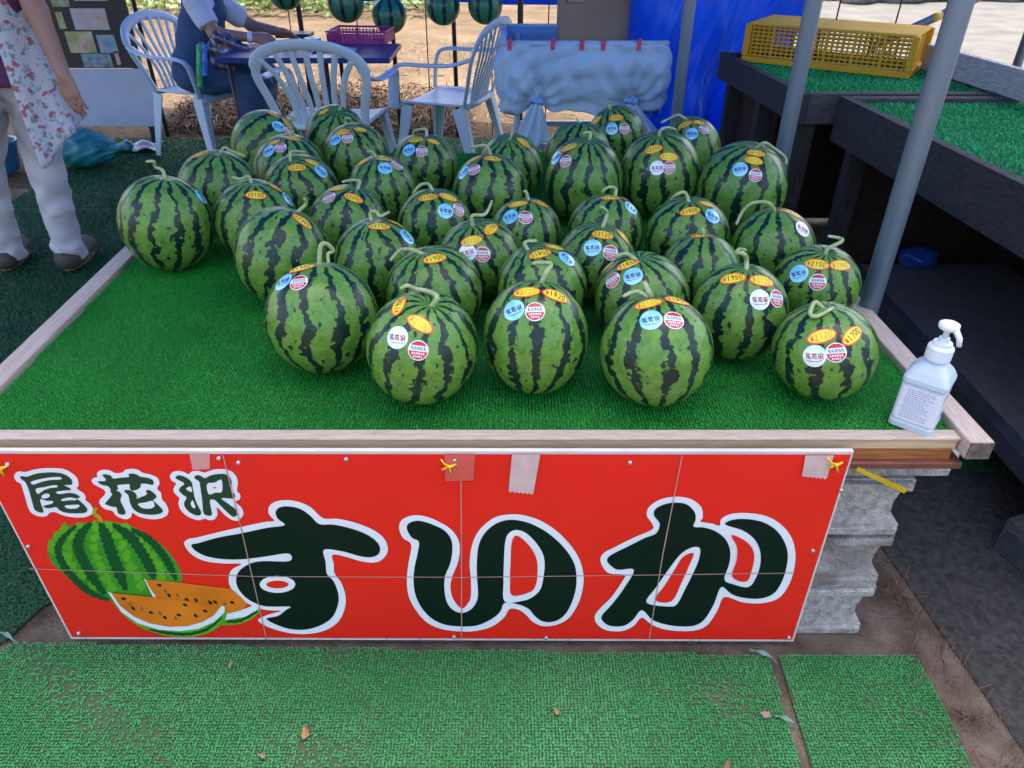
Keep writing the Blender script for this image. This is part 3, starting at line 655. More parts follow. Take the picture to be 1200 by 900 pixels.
# ------------------------------------------------------------------ watermelons
def rind_mat():
    m = bpy.data.materials.new('watermelon_rind'); m.use_nodes = True; nt = m.node_tree; N = nt.nodes; L = nt.links
    b = N['Principled BSDF']; b.inputs['Roughness'].default_value = .36; b.inputs['Specular IOR Level'].default_value = .42
    at = N.new('ShaderNodeAttribute'); at.attribute_name = 'melon_coord'
    oi = N.new('ShaderNodeObjectInfo')
    def math_(op, a, b_=None, c=None):
        n = N.new('ShaderNodeMath'); n.operation = op
        for i, x in enumerate((a, b_, c)):
            if x is None: continue
            if isinstance(x, (int, float)): n.inputs[i].default_value = x
            else: L.new(x, n.inputs[i])
        return n.outputs[0]
    def ramp(x, p0, p1, c0, c1):
        r = N.new('ShaderNodeValToRGB'); e = r.color_ramp.elements; e[0].position = p0; e[1].position = p1; e[0].color = (*c0, 1); e[1].color = (*c1, 1)
        L.new(x, r.inputs[0]); return r.outputs[0]
    def vm(op, a, b_):
        n = N.new('ShaderNodeVectorMath'); n.operation = op
        for i, x in enumerate((a, b_)):
            if isinstance(x, tuple): n.inputs[i].default_value = x
            else: L.new(x, n.inputs[i])
        return n.outputs[0]
    off = vm('MULTIPLY', N.new('ShaderNodeCombineXYZ').outputs[0], (0, 0, 0))
    cx = N.new('ShaderNodeCombineXYZ')
    for i in range(3): L.new(math_('MULTIPLY', oi.outputs['Random'], 37.0 + 11 * i), cx.inputs[i])
    P = vm('ADD', at.outputs['Vector'], cx.outputs[0])
    def noise(scale, detail=3, rough=.5, stretch=None):
        n = N.new('ShaderNodeTexNoise'); n.inputs['Scale'].default_value = scale; n.inputs['Detail'].default_value = detail; n.inputs['Roughness'].default_value = rough
        v = P
        if stretch:
            v = vm('MULTIPLY', P, stretch)
        L.new(v, n.inputs['Vector']); return n.outputs[0]
    sx = N.new('ShaderNodeSeparateXYZ'); L.new(at.outputs['Vector'], sx.inputs[0])
    lon = math_('ARCTAN2', sx.outputs[1], sx.outputs[0])
    cnt = math_('ROUND', math_('ADD', 10.8, math_('MULTIPLY', oi.outputs['Random'], 2.6)))
    wob = math_('MULTIPLY', math_('SUBTRACT', noise(2.2, 2), .5), .55)
    wob2 = math_('MULTIPLY', math_('SUBTRACT', noise(7.5, 3, .6), .5), .24)
    ph = math_('MULTIPLY', math_('ADD', math_('ADD', lon, wob), wob2), cnt)
    sstr = math_('COSINE', ph)
    jag = math_('MULTIPLY', math_('SUBTRACT', noise(13, 4, .65, (1, 1, 1.7)), .5), 1.9)
    lob = N.new('ShaderNodeTexVoronoi'); lob.inputs['Scale'].default_value = 8.5
    lw = N.new('ShaderNodeTexNoise'); lw.inputs['Scale'].default_value = 14; lw.inputs['Detail'].default_value = 4; L.new(P, lw.inputs['Vector'])
    L.new(vm('ADD', P, vm('MULTIPLY', lw.outputs['Color'], (.13, .13, .13))), lob.inputs['Vector'])
    jag = math_('ADD', math_('MULTIPLY', jag, .5), math_('MULTIPLY', math_('SUBTRACT', lob.outputs['Distance'], .46), 1.15))
    big = math_('MULTIPLY', math_('SUBTRACT', noise(3.1, 2), .5), .9)
    # stripes are narrower towards the shoulder of the fruit
    val = math_('ADD', math_('ADD', sstr, jag), math_('SUBTRACT', big, .50))
    thin = math_('ADD', math_('ADD', math_('MULTIPLY', sstr, -1.0), math_('MULTIPLY', jag, .8)), math_('SUBTRACT', math_('MULTIPLY', math_('SUBTRACT', noise(4.7, 3), .5), 2.4), 1.45))
    val = math_('MAXIMUM', val, thin)
    dark = N.new('ShaderNodeMapRange'); dark.interpolation_type = 'SMOOTHSTEP'; dark.inputs[1].default_value = -.05; dark.inputs[2].default_value = .06
    L.new(val, dark.inputs[0])
    # broken thin veins inside the pale bands
    vo = N.new('ShaderNodeTexVoronoi'); vo.feature = 'DISTANCE_TO_EDGE'; vo.inputs['Scale'].default_value = 6.5
    dp = N.new('ShaderNodeVectorMath'); dp.operation = 'ADD'
    nn = N.new('ShaderNodeTexNoise'); nn.inputs['Scale'].default_value = 9; nn.inputs['Detail'].default_value = 4; L.new(P, nn.inputs['Vector'])
    sc = vm('MULTIPLY', nn.outputs['Color'], (.35, .35, .35)); L.new(P, dp.inputs[0]); L.new(sc, dp.inputs[1]); L.new(dp.outputs[0], vo.inputs['Vector'])
    vein = N.new('ShaderNodeMapRange'); vein.inputs[1].default_value = .010; vein.inputs[2].default_value = .034; vein.inputs[3].default_value = 1; vein.inputs[4].default_value = 0
    L.new(vo.outputs['Distance'], vein.inputs[0])
    gate = N.new('ShaderNodeMapRange'); gate.inputs[1].default_value = .52; gate.inputs[2].default_value = .62; L.new(noise(4.3, 3), gate.inputs[0])
    veins = math_('MULTIPLY', math_('MULTIPLY', vein.outputs[0], gate.outputs[0]), .85)
    net = N.new('ShaderNodeTexVoronoi'); net.feature = 'DISTANCE_TO_EDGE'; net.inputs['Scale'].default_value = 30; L.new(dp.outputs[0], net.inputs['Vector'])
    netf = N.new('ShaderNodeMapRange'); netf.inputs[1].default_value = 0; netf.inputs[2].default_value = .18; netf.inputs[3].default_value = .78; netf.inputs[4].default_value = 1.0; L.new(net.outputs['Distance'], netf.inputs[0])
    light = ramp(noise(5.5, 5, .6), .3, .72, (.072, .205, .027), (.16, .335, .05))
    ml = N.new('ShaderNodeMix'); ml.data_type = 'RGBA'; ml.blend_type = 'MULTIPLY'; ml.inputs[0].default_value = 1
    L.new(light, ml.inputs[6]); L.new(netf.outputs[0], ml.inputs[7])
    drk = ramp(noise(9, 4), .3, .7, (.003, .013, .011), (.009, .032, .022))
    m1 = N.new('ShaderNodeMix'); m1.data_type = 'RGBA'; L.new(math_('MAXIMUM', dark.outputs[0], veins), m1.inputs[0]); L.new(ml.outputs[2], m1.inputs[6]); L.new(drk, m1.inputs[7])
    L.new(m1.outputs[2], b.inputs['Base Color'])
    rg = N.new('ShaderNodeMapRange'); rg.inputs[3].default_value = .22; rg.inputs[4].default_value = .40; L.new(noise(11, 5), rg.inputs[0]); L.new(rg.outputs[0], b.inputs['Roughness'])
    bp = N.new('ShaderNodeBump'); bp.inputs['Strength'].default_value = .12; bp.inputs['Distance'].default_value = .004; L.new(noise(16, 4), bp.inputs['Height']); L.new(bp.outputs[0], b.inputs['Normal'])
    return m
RIND = rind_mat()
STEM = mat('melon_stem', (.27, .35, .14), .65, scale=40, col2=(.44, .50, .26), bump=.3, bscale=120)
STK_Y = mat('sticker_yellow', (.88, .66, .03), .35, var=.04); STK_R = mat('sticker_red_rim', (.72, .10, .02), .35, var=.05)
STK_W = mat('sticker_white', (.78, .80, .80), .3, var=.04); STK_RED = mat('sticker_red', (.58, .025, .03), .3, var=.05); STK_T = mat('sticker_teal_ink', (.10, .34, .32), .4)
STK_B = mat('sticker_cyan_foil', (.16, .60, .78), .2, scale=60, col2=(.40, .80, .90), metallic=.1, spec=.8)
STK_H = mat('sticker_pale_foil', (.50, .72, .76), .2, scale=70, col2=(.85, .88, .82), metallic=.1, spec=.8)
INK_K = mat('ink_black', (.02, .016, .012), .5); INK_F = mat('ink_faded', (.42, .33, .03), .5); INK_N = mat('ink_navy', (.015, .02, .13), .4); INK_RED = mat('ink_red', (.50, .02, .03), .45)
DIG = {'0': [[(.5,1),(.1,.8),(.05,.4),(.3,0),(.75,.1),(.95,.6),(.75,.95),(.5,1)]], '1': [[(.4,.8),(.55,1),(.5,0)]], '2': [[(.1,.8),(.5,1),(.85,.75),(.5,.35),(.05,0),(.95,.03)]], '3': [[(.1,.9),(.6,1),(.8,.75),(.4,.55),(.85,.35),(.6,0),(.1,.08)]],
       '4': [[(.6,1),(.1,.35),(.95,.35)],[(.65,.6),(.6,0)]], '5': [[(.85,1),(.2,.97),(.15,.55),(.7,.55),(.85,.25),(.5,0),(.1,.1)]], '6': [[(.7,1),(.2,.6),(.1,.2),(.5,0),(.85,.25),(.5,.5),(.15,.3)]], '7': [[(.1,.95),(.9,.97),(.45,0)]],
       '8': [[(.5,1),(.15,.78),(.8,.3),(.5,0),(.15,.25),(.85,.78),(.5,1)]], '9': [[(.85,.7),(.5,.5),(.15,.75),(.5,1),(.85,.75),(.65,0)]], 'Y': [[(.1,1),(.5,.5),(.9,1)],[(.5,.5),(.5,0)],[(.15,.42),(.85,.42)],[(.15,.22),(.85,.22)]]}
GLYPH = {}
for nm in ('tail', 'flower', 'marsh'):
    allp = [p for q in K[nm]['black'] for p in q]; x0 = min(p[0] for p in allp); x1 = max(p[0] for p in allp); y0 = min(p[1] for p in allp); y1 = max(p[1] for p in allp)
    f_ = lambda p: ((p[0] - x0) / (x1 - x0) - .5, .5 - (p[1] - y0) / (y1 - y0))
    GLYPH[nm] = ([[f_(p) for p in q] for q in K[nm]['black']], [[f_(p) for p in q] for q in K[nm]['hole']])
CAMR = Vector((1, 0, 0))
class Melon: pass
MEL = []
# u, v centre; half width, half height in the photograph; stem polyline; stickers; label
MD = [
 (197,260,52,56,[(200,205),(192,198),(183,193),(181,187),(172,187)],[('y',225,214,-25,''),('b',236,228,0)],'plain round watermelon at the table corner by the left rail, long S-bent stem'),
 (257,222,46,47,[(260,177),(262,171),(270,174.5),(286,181)],[('y',234,179,15,'')],'watermelon behind the rail-corner melon, single tag turned aside, stem pointing right'),
 (299,257,49,48,[(295,212),(290,209),(280,208),(270,205)],[('y',298,227,8,'2150'),('p',320,217,0,''),('b',336,231,0)],'watermelon tagged ¥2150 touching the rail-corner melon, pale stem pointing left'),
 (331,298,56,58,[(355,246),(358,237),(356,230)],[('y',354,257,-12,'2300'),('p',371,256,-30,''),('b',381,270,0)],'large watermelon tagged ¥2300 beside the bare left stretch of matting'),
 (378,370,66,66,[(376,301),(375,287),(382,283),(390,291),(384,295),(384,312)],[('y',353,312,5,''),('b',332,328,0),('r',350,329,0)],'front watermelon with a looped stem and tags gathered on its left shoulder'),
 (495,405,66.5,68,[(511,357),(512,346),(502,339),(487,336),(477,332),(469,336)],[('y',467,355,82,'1900'),('p',492,377,-32,'2100'),('h',466,393,-10),('r',490,408,-8)],'front row watermelon with a sideways ¥1900 tag and stem trailing left'),
 (627,393,62,68,[(635,325),(640,317),(646,307),(637,305),(624,306)],[('p',617,339,-4,'2120'),('y',651,344,-8,'1820'),('b',602,360,10),('r',627,362,0)],'tall front row watermelon with two level yellow tags and hooked stem'),
 (768,408,66.5,67,[(761,341),(748,339),(730,345)],[('p',760,353,2,'2120'),('y',794,350,-8,'1820'),('b',763,372,0),('r',790,373,-5)],'biggest front row watermelon with ¥1820 tag and forked stem'),
 (962,407,60.5,57,[(959,353),(953,357),(949,372),(956,375),(968,379)],[('p',959,390,8,'2120'),('y',995,389,42,'1700'),('h',951,413,0),('r',976,409,5)],'squat front watermelon nearest the sanitizer bottle, slanted ¥1700 tag'),
 (870,365,55,58,[(879,313),(879,304),(875,296),(867,295),(871,291),(878,292)],[('y',863,325,-8,'1950'),('p',897,328,-3,'2120'),('h',895,350,0),('r',914,349,0)],'watermelon tagged ¥1950 just behind the squat ¥1700 melon'),
 (954,330,49.5,46,[(968,295),(969,288),(984,280),(984,276),(969,273)],[('y',956,306,-20,'2150'),('p',984,307,8,'1900'),('b',935,317,0),('r',957,327,-5)],'watermelon against the right rail beside the nearest steel post'),
 (907,290,49.5,47,[(909,243),(903,237),(884,237),(872,247),(865,262)],[('y',925,246,-15,''),('p',935,251,-20,''),('h',943,267,-20)],'watermelon with stem drooping over its left side, near the right rail'),
 (819,315,48,46,[(825,267),(823,263)],[('y',822,271,-5,'1850')],'plain watermelon with one tag lying flat by its short stem'),
 (752,347,57,50,[(744,301),(735,295),(721,299)],[('y',736,307,6,'1850'),('p',711,311,30,''),('b',742,321,0),('r',718,326,10)],'watermelon directly behind the biggest front melon, cyan sticker facing out'),
 (699,303,46.5,46,[(708,261),(712,247),(709,241),(704,238)],[('y',707,271,-10,'2120'),('p',731,273,-40,''),('b',695,286,0),('r',716,292,-5)],'mid-table watermelon with upright crooked stem and cyan and red stickers'),
 (709,271,46,44,[(725,227),(721,221),(712,219),(705,225)],[('y',715,231,4,'1950'),('p',732,232,-15,''),('b',739,243,-30)],'watermelon tagged ¥1950 below the two tall back melons'),
 (806,277,49,47,[(808,234),(804,226),(795,227),(787,234)],[('y',810,247,8,'1800'),('p',829,239,-5,''),('b',836,253,-20)],'watermelon tagged ¥1800 in front of the two largest back melons'),
 (869,217,52.5,52,[(888,169),(895,165),(903,173),(919,181),(921,190)],[('y',886,177,-12,'2150'),('p',883,186,-15,'2120'),('b',867,196,0),('r',885,203,-10)],'very large watermelon in front of the post by the rear platform'),
 (776,204,47,51,[(772,157),(777,151),(785,154),(793,157)],[('y',769,173,5,'2250'),('p',787,182,-5,'2120'),('h',773,195,0),('r',787,195,0)],'tall watermelon tagged ¥2250 with a pale foil sticker, back of the table'),
 (808,172,36,36,[(804,137),(796,133),(785,137),(775,142)],[('y',803,144,15,''),('p',819,142,-5,''),('b',811,155,-5),('r',825,150,-15)],'back row watermelon below the post before the blue tarp'),
 (684,210,46,50,[(691,163),(692,157),(688,153),(684,154)],[('y',667,171,0,'2300'),('b',652,183,0),('r',663,187,-10)],'tall back watermelon with a curled stem and a single yellow tag'),
 (677,180,38.5,38,[(684,141),(676,139)],[],'untagged dark watermelon under the cart skirt, behind the curled-stem melon'),
 (722,160,34,36,[(712,126),(713,119),(717,118)],[('y',722,136,0,''),('p',700,139,5,''),('b',717,149,0),('r',732,149,0)],'back row watermelon under the right cloth knot of the cart'),
 (575,224,46,45,[(577,177),(570,169),(555,170),(551,171)],[('y',577,184,-6,'2150'),('p',557,184,4,''),('r',556,197,5),('b',543,200,10)],'watermelon with leftward stem in front of the upright-stem melon'),
 (598,196,39,40,[(595,162),(600,155),(600,145)],[('y',614,165,-25,'')],'back row watermelon with an upright stem under the left cloth knot'),
 (497,194,40,37,[(502,156),(499,150),(487,151),(484,155)],[('y',487,162,0,'2050'),('p',508,164,-5,''),('b',479,174,5),('r',494,175,0)],'back row watermelon below the side-on white chair'),
 (448,222,41,41,[(441,181),(436,176),(430,176)],[('y',450,184,3,'2000'),('p',425,188,5,''),('b',451,195,0),('r',465,192,-10)],'watermelon with big cyan sticker in front of the chair-side back row'),
 (416,184,39,40,[(408,146),(404,142),(405,137),(410,137)],[('y',400,153,5,'2100'),('p',421,150,10,''),('b',392,162,10),('r',406,160,0)],'watermelon with tiny curled stem right behind the ¥2200 pair'),
 (394,160,37,37,[(397,134),(400,125),(404,124)],[('p',379,129,35,'')],'rearmost watermelon under the seat of the slatted white chair'),
 (313,170,41,41,[(352,145),(347,136),(336,134)],[('y',336,142,-30,''),('p',320,132,-15,''),('b',326,146,0),('r',338,153,-10)],'rear watermelon beside the denim trousers of the seated person'),
 (342,198,43,41,[(341,157),(345,152)],[('y',344,161,5,'2150'),('p',322,166,12,''),('r',330,172,5),('b',316,176,10)],'watermelon wedged between the denim-side melon and a ¥2200 melon'),
 (352,222,45,42,[(336,186),(339,176),(347,174),(356,175)],[('y',347,193,12,'2200'),('p',365,187,0,''),('b',376,197,-15)],'watermelon tagged ¥2200 with stem bending right over its crown'),
 (408,260,47,45,[(425,219),(421,211),(412,209),(401,211)],[('y',414,230,-15,'2200'),('p',395,219,0,''),('r',385,229,15)],'watermelon tagged ¥2200 with pale stem arching left'),
 (443,304,52,51,[(434,255),(434,247),(441,246),(445,251),(456,246)],[('y',444,263,8,'2150'),('p',464,259,-10,''),('b',477,275,-30)],'watermelon tagged ¥2150 with a knotted stem, behind the looped-stem melon'),
 (510,262,44,43,[(509,219),(502,214),(492,215),(484,225)],[('y',501,229,6,'1700'),('p',525,229,0,'2120'),('b',522,245,0),('r',537,244,-5)],'watermelon tagged ¥1700 in the middle with stem hooked to the left'),
 (616,272,43.5,42,[(622,230),(617,224),(614,222)],[('p',607,237,0,'2120'),('y',632,235,-10,''),('b',598,252,0),('r',616,253,0)],'watermelon with a tiny stem and four stickers in the table centre'),
 (560,303,50,48,[(549,262),(552,252),(567,250),(575,234)],[('p',551,281,12,'2120'),('y',574,267,62,'1750'),('r',564,297,0),('h',546,295,10)],'watermelon with a zigzag stem and a tag standing on end'),
 (511,338,56.5,54,[(495,291),(485,289),(470,290),(459,302)],[('y',511,299,20,'1900'),('p',524,285,-15,'')],'watermelon tagged ¥1900 behind the sideways-tag front melon'),
 (635,335,55,53,[(612,290),(615,282),(629,280)],[('y',633,295,20,'1850'),('p',650,287,-5,''),('b',665,300,-40)],'watermelon tagged ¥1850 behind the tall front melon'),
]
ZM = ZT + .010
for (u, v, hw, hh, st, sk, lb) in MD:
    M = Melon(); b = .11; r = ray(u, v); al = math.atan2(-r.z, math.hypot(r.x, r.y))
    kk = math.sqrt(max(((hh / hw) ** 2 - math.sin(al) ** 2) / math.cos(al) ** 2, .5)); kk = min(1.17, max(.95, kk))
    for _ in range(20):
        p = on_z(u, v, ZM + b); a = hw / F_PX * ((p - CAM).y / r.y); b = a * kk
    M.c = p; M.a = a * .985; M.b = b * .99; M.d = (st, sk, lb); M.r = r; MEL.append(M)
for it in range(60):                                            # let neighbours rest side by side instead of inside one another
    for i in range(len(MEL)):
        for j in range(i):
            A, B = MEL[i], MEL[j]; d = A.c - B.c; d.z = 0; need = (A.a + B.a) * .985; L_ = d.length
            if L_ < need:
                s_ = d / L_ * (need - L_) * .35; A.c = A.c + s_; B.c = B.c - s_
    for A in MEL:
        A.c.x = min(max(A.c.x, xl(A.c.y) + .03 + A.a), xr(A.c.y) - .022 - A.a); A.c.y = min(A.c.y, YB - A.a * .6)
for A in MEL: A.c.z = ZM - .004 + A.b
NU, NV = 56, 36
def surf_hit(M, u, v):
    ax = Vector((M.a, M.a, M.b)); r = ray(u, v); o = CAM - M.c
    o2 = Vector((o.x / ax.x, o.y / ax.y, o.z / ax.z)); r2 = Vector((r.x / ax.x, r.y / ax.y, r.z / ax.z))
    A, B, C = r2.dot(r2), 2 * o2.dot(r2), o2.dot(o2) - 1; D = B * B - 4 * A * C
    t = (-B - math.sqrt(max(D, 0))) / (2 * A)
    w = o2 + r2 * t; return w.normalized()                      # on the unit sphere
def shift(M0, M):                                               # pixel shift caused by settling
    d = M.c - CAM; y = d.y * CO - d.z * SI; return 600 + F_PX * d.x / y, 450 - F_PX * (d.y * SI + d.z * CO) / y
for i, M in enumerate(MEL):
    st, sk, lb = M.d; u0, v0 = MD[i][0], MD[i][1]; u1, v1 = shift(None, M); du, dv_ = u1 - u0, v1 - v0
    t = thing('watermelon', (M.c.x, M.c.y, M.c.z - M.b), lb, 'watermelon', 'watermelons on the display table')
    AX = Vector((M.a, M.a, M.b))
    ctr = Vector((0, 0, M.b))
    pole = surf_hit(M, st[0][0] + du, st[0][1] + dv_)
    pole = (pole * .8 + Vector((0, 0, .35))).normalized()
    R = Vector((0, 0, 1)).rotation_difference(pole).to_matrix()
    rp = [rnd.uniform(0, 6.28) for _ in range(4)]
    V = np.zeros(((NV + 1) * NU, 3)); W = np.zeros_like(V)
    k = 0
    for jv in range(NV + 1):
        la = math.pi * jv / NV
        for iu in range(NU):
            lo = 2 * math.pi * iu / NU
            w = Vector((math.sin(la) * math.cos(lo), math.sin(la) * math.sin(lo), math.cos(la)))
            W[k] = w
            q = R @ w
            rad = 1 + .019 * math.sin(2 * lo + rp[0]) * math.sin(la) + .006 * math.sin(5 * lo + rp[1]) * math.sin(la) ** 2 - .05 * math.exp(-(la / .16) ** 2)
            V[k] = (q.x * AX.x * rad, q.y * AX.y * rad, q.z * AX.z * rad + M.b); k += 1
    a_ = np.arange(NV)[:, None] * NU + np.arange(NU)[None]; b_ = np.arange(NV)[:, None] * NU + (np.arange(NU)[None] + 1) % NU
    Fq = np.stack([a_, a_ + NU, b_ + NU, b_], -1).reshape(-1, 4)
    V[:, 2] = np.maximum(V[:, 2], 0.0)
    rind = raw_mesh('rind', V, Fq, RIND, t, True)
    at = rind.data.attributes.new('melon_coord', 'FLOAT_VECTOR', 'POINT'); at.data.foreach_set('vector', W.astype(np.float32).ravel())
    Ri = R.transposed()
    def onsurf(w, lift=0.0):
        w = w.normalized(); q = Ri @ w; la = math.acos(max(-1, min(1, q.z))); lo = math.atan2(q.y, q.x)
        rad = 1 + .019 * math.sin(2 * lo + rp[0]) * math.sin(la) + .006 * math.sin(5 * lo + rp[1]) * math.sin(la) ** 2 - .05 * math.exp(-(la / .16) ** 2)
        return Vector((w.x * AX.x, w.y * AX.y, w.z * AX.z)) * (rad + lift / M.a) + ctr
    # stem
    base = onsurf(R @ Vector((0, 0, 1)), -.009); wb = base + Vector(t.location)
    dep = (wb - CAM).y / ray(st[0][0] + du, st[0][1] + dv_).y
    pts = [base]
    for q, (su, sv) in enumerate(st[1:]):
        p = CAM + ray(su + du, sv + dv_) * (dep * (1 + .010 * math.sin(1.7 * q + i))) - Vector(t.location)
        w = p - ctr; w2 = Vector((w.x / AX.x, w.y / AX.y, w.z / AX.z))
        if w2.length < 1.05: p = Vector((w2.x * AX.x, w2.y * AX.y, w2.z * AX.z)) * (1.07 / w2.length) + ctr
        pts.append(p)
    C = catmull(pts, 6, False); n = len(C)
    rad = [.0052 * (1.5 if k < 2 else 1) * (1 - .35 * k / n) for k in range(n)]
    rad[-1] *= .8
    mb = MB(); mb.tube(C, rad, 8)
    if i == 7: mb.tube([base, (CAM + ray(755 + du, 327 + dv_) * dep - Vector(t.location))], [.007, .0045], 8)
    mb.build('stem', STEM, t, smooth=True)
    # stickers
    for q_ in sk:
        kind, su, sv, rot = q_[:4]; txt = q_[4] if len(q_) > 4 else ''
        w0 = surf_hit(M, su + du, sv + dv_); n0 = Vector((w0.x / AX.x, w0.y / AX.y, w0.z / AX.z)).normalized(); p0 = onsurf(w0)
        e1 = CAMR - n0 * CAMR.dot(n0); e1.normalize(); e2 = n0.cross(e1)
        if e2.z < 0: e2 = -e2
        c_, s_ = math.cos(math.radians(rot)), math.sin(math.radians(rot))
        f1 = e1 * c_ + e2 * s_; f2 = -e1 * s_ + e2 * c_
        def pr(x, y, lift=.0006):
            p = p0 + f1 * x + f2 * y - ctr; w = Vector((p.x / AX.x, p.y / AX.y, p.z / AX.z)); return onsurf(w, lift + .0007)
        def disc(mb, rx, ry, lift, mi, n=28, rings=(0, .5, 1)):
            V = [pr(0, 0, lift)]; F = []
            for rr_ in rings[1:]:
                for k in range(n): a = 2 * math.pi * k / n; V.append(pr(rx * rr_ * math.cos(a), ry * rr_ * math.sin(a), lift))
            for k in range(n): F.append((0, 1 + k, 1 + (k + 1) % n))
            for g in range(len(rings) - 2):
                o = 1 + g * n
                for k in range(n): F.append((o + k, o + n + k, o + n + (k + 1) % n, o + (k + 1) % n))
            mb.add(V, F, mi)
        def ink(mb, poly, lift, mi): mb.poly([pr(x, y, lift) for x, y in poly], mi)
        def stroke(mb, pts, wd, lift, mi):
            for a, b in zip(pts, pts[1:]):
                d = Vector((b[0] - a[0], b[1] - a[1])); L_ = d.length
                if L_ < 1e-6: continue
                nn = Vector((-d.y, d.x)) / L_ * wd / 2; e = d / L_ * wd * .3
                lift += .00001
                ink(mb, [(a[0] - e.x + nn.x, a[1] - e.y + nn.y), (b[0] + e.x + nn.x, b[1] + e.y + nn.y), (b[0] + e.x - nn.x, b[1] + e.y - nn.y), (a[0] - e.x - nn.x, a[1] - e.y - nn.y)], lift, mi)
        mb = MB()
        if kind in 'yp':
            sc = 1.0 if txt or kind == 'y' else .82
            rx, ry = .0275 * sc, .0142 * sc
            disc(mb, rx, ry, .0003, 1); disc(mb, rx * .88, ry * .8, .0006, 0)
            so = mb.build('price_sticker', [STK_Y, STK_R], t, smooth=True)
            s = 'Y' + (txt or rnd.choice(['2100', '1950', '2050', '1850'])); mb = MB(); wch = rx * 1.5 / len(s)
            for k, ch in enumerate(s):
                for seg in DIG[ch]:
                    x0 = -rx * .74 + k * wch; hgt = ry * (.85 if ch != 'Y' else .75); jy = rnd.uniform(-.06, .06) * ry
                    stroke(mb, [(x0 + wch * .78 * px, -hgt * .5 + jy + hgt * py) for px, py in seg], .0014 if kind == 'y' else .0011, .001, 0 if ch != 'Y' else 1)
            if kind == 'p': stroke(mb, [(-rx * .35, -ry * .55), (rx * .6, -ry * .5)], .0006, .0011, 0)
            mb.build('ink', [INK_K if kind == 'y' else INK_F, INK_RED], so)
        elif kind == 'r':
            rr_ = .0188
            disc(mb, rr_, rr_, .0003, 0)
            so = mb.build('round_sticker', [STK_W], t, smooth=True); mb = MB(); ri = rr_ * .90
            def seg(y0, y1, mi, lift):
                n = 9; L_, R_ = [], []
                for k in range(n):
                    y = y0 + (y1 - y0) * k / (n - 1); x = math.sqrt(max(ri * ri - y * y, 0)); L_.append((-x, y)); R_.append((x, y))
                V = []; F = []
                for k in range(n):
                    for j in range(9): f = j / 8; V.append(pr(L_[k][0] + (R_[k][0] - L_[k][0]) * f, L_[k][1], lift))
                for k in range(n - 1):
                    for j in range(8): F.append((k * 9 + j, k * 9 + j + 1, k * 9 + j + 10, k * 9 + j + 9))
                mb.add(V, F, mi)
            seg(rr_ * .48, ri, 0, .0007); seg(-ri, -rr_ * .08, 0, .0007)
            def glyphs(cx, cy, w, h, names, mi, lift):
                for k, g in enumerate(names):
                    gx = cx + (k - (len(names) - 1) / 2) * w * 1.08
                    for pl in GLYPH[g][0]: ink(mb, [(gx + x * w, cy + y * h) for x, y in pl], lift, mi)
            glyphs(0, rr_ * .2, rr_ * .27, rr_ * .33, ['tail', 'flower', 'marsh', 'flower', 'tail'], 1, .001)
            glyphs(0, -rr_ * .3, rr_ * .2, rr_ * .24, ['flower', 'tail', 'marsh', 'marsh', 'flower', 'tail'], 2, .001)
            glyphs(0, -rr_ * .6, rr_ * .17, rr_ * .2, ['marsh', 'flower', 'marsh', 'tail', 'flower'], 2, .001)
            mb.build('ink', [STK_RED, STK_T, STK_W], so)
        else:
            rr_ = .0212
            disc(mb, rr_, rr_, .0003, 0)
            so = mb.build('foil_sticker', [STK_B if kind == 'b' else STK_H], t, smooth=True); mb = MB()
            for k, g in enumerate(('tail', 'flower', 'marsh')):
                for pl in GLYPH[g][0]: ink(mb, [((k - 1) * rr_ * .52 + x * rr_ * .5, y * rr_ * .52) for x, y in pl], .001 + .0001 * k, 0)
                for pl in GLYPH[g][1]: ink(mb, [((k - 1) * rr_ * .52 + x * rr_ * .5, y * rr_ * .52) for x, y in pl], .0014 + .0001 * k, 1)
            stroke(mb, [(-rr_ * .62, -rr_ * .42), (-rr_ * .2, -rr_ * .48), (rr_ * .3, -rr_ * .46), (rr_ * .66, -rr_ * .36)], rr_ * .05, .001, 0)
            mb.build('ink', [INK_N if kind == 'b' else INK_RED, STK_B if kind == 'b' else STK_H], so)

# ------------------------------------------------------------------ hand sanitizer bottle on the table corner
pb = on_z(1070, 494, ZT + .008)
bt = thing('pump_bottle', (pb.x, pb.y, ZT + .006), 'white square pump bottle of hand sanitizer on the table corner', 'bottle', rz=math.radians(50))
PLAS = mat('bottle_plastic', (.62, .72, .80), .35, var=.05, spec=.5, trans=.25); PUMP = mat('pump_white', (.74, .79, .83), .35, var=.03); LBL = mat('bottle_label', (.70, .74, .82), .4, var=.03); LINK = mat('label_ink', (.30, .32, .55), .5)
def rsq(w, r, n=5):
    o = []
    for cx, cy, a0 in ((1, 1, 0), (-1, 1, 90), (-1, -1, 180), (1, -1, 270)):
        for k in range(n + 1):
            a = math.radians(a0 + 90 * k / n); o.append((cx * (w - r) + r * math.cos(a), cy * (w - r) + r * math.sin(a)))
    return o
def loft(mb, rings, mi=0):
    n = len(rings[0]); V = [p for r in rings for p in r]; F = [(i * n + k, i * n + (k + 1) % n, (i + 1) * n + (k + 1) % n, (i + 1) * n + k) for i in range(len(rings) - 1) for k in range(n)]
    F += [tuple(range(n - 1, -1, -1)), tuple((len(rings) - 1) * n + k for k in range(n))]; mb.add(V, F, mi)
mb = MB(); W0 = .038
loft(mb, [[(x, y, z) for x, y in rsq(w, r)] for w, r, z in ((.034, .010, 0), (.0385, .011, .004), (.0385, .011, .014), (.0368, .0105, .018), (.0368, .0105, .098), (.0392, .012, .102), (.0388, .012, .110), (.032, .013, .124), (.021, .0145, .138), (.0175, .0165, .142), (.0172, .0168, .147))])
mb.build('bottle_body', PLAS, bt, smooth=False, bevel=.0015)
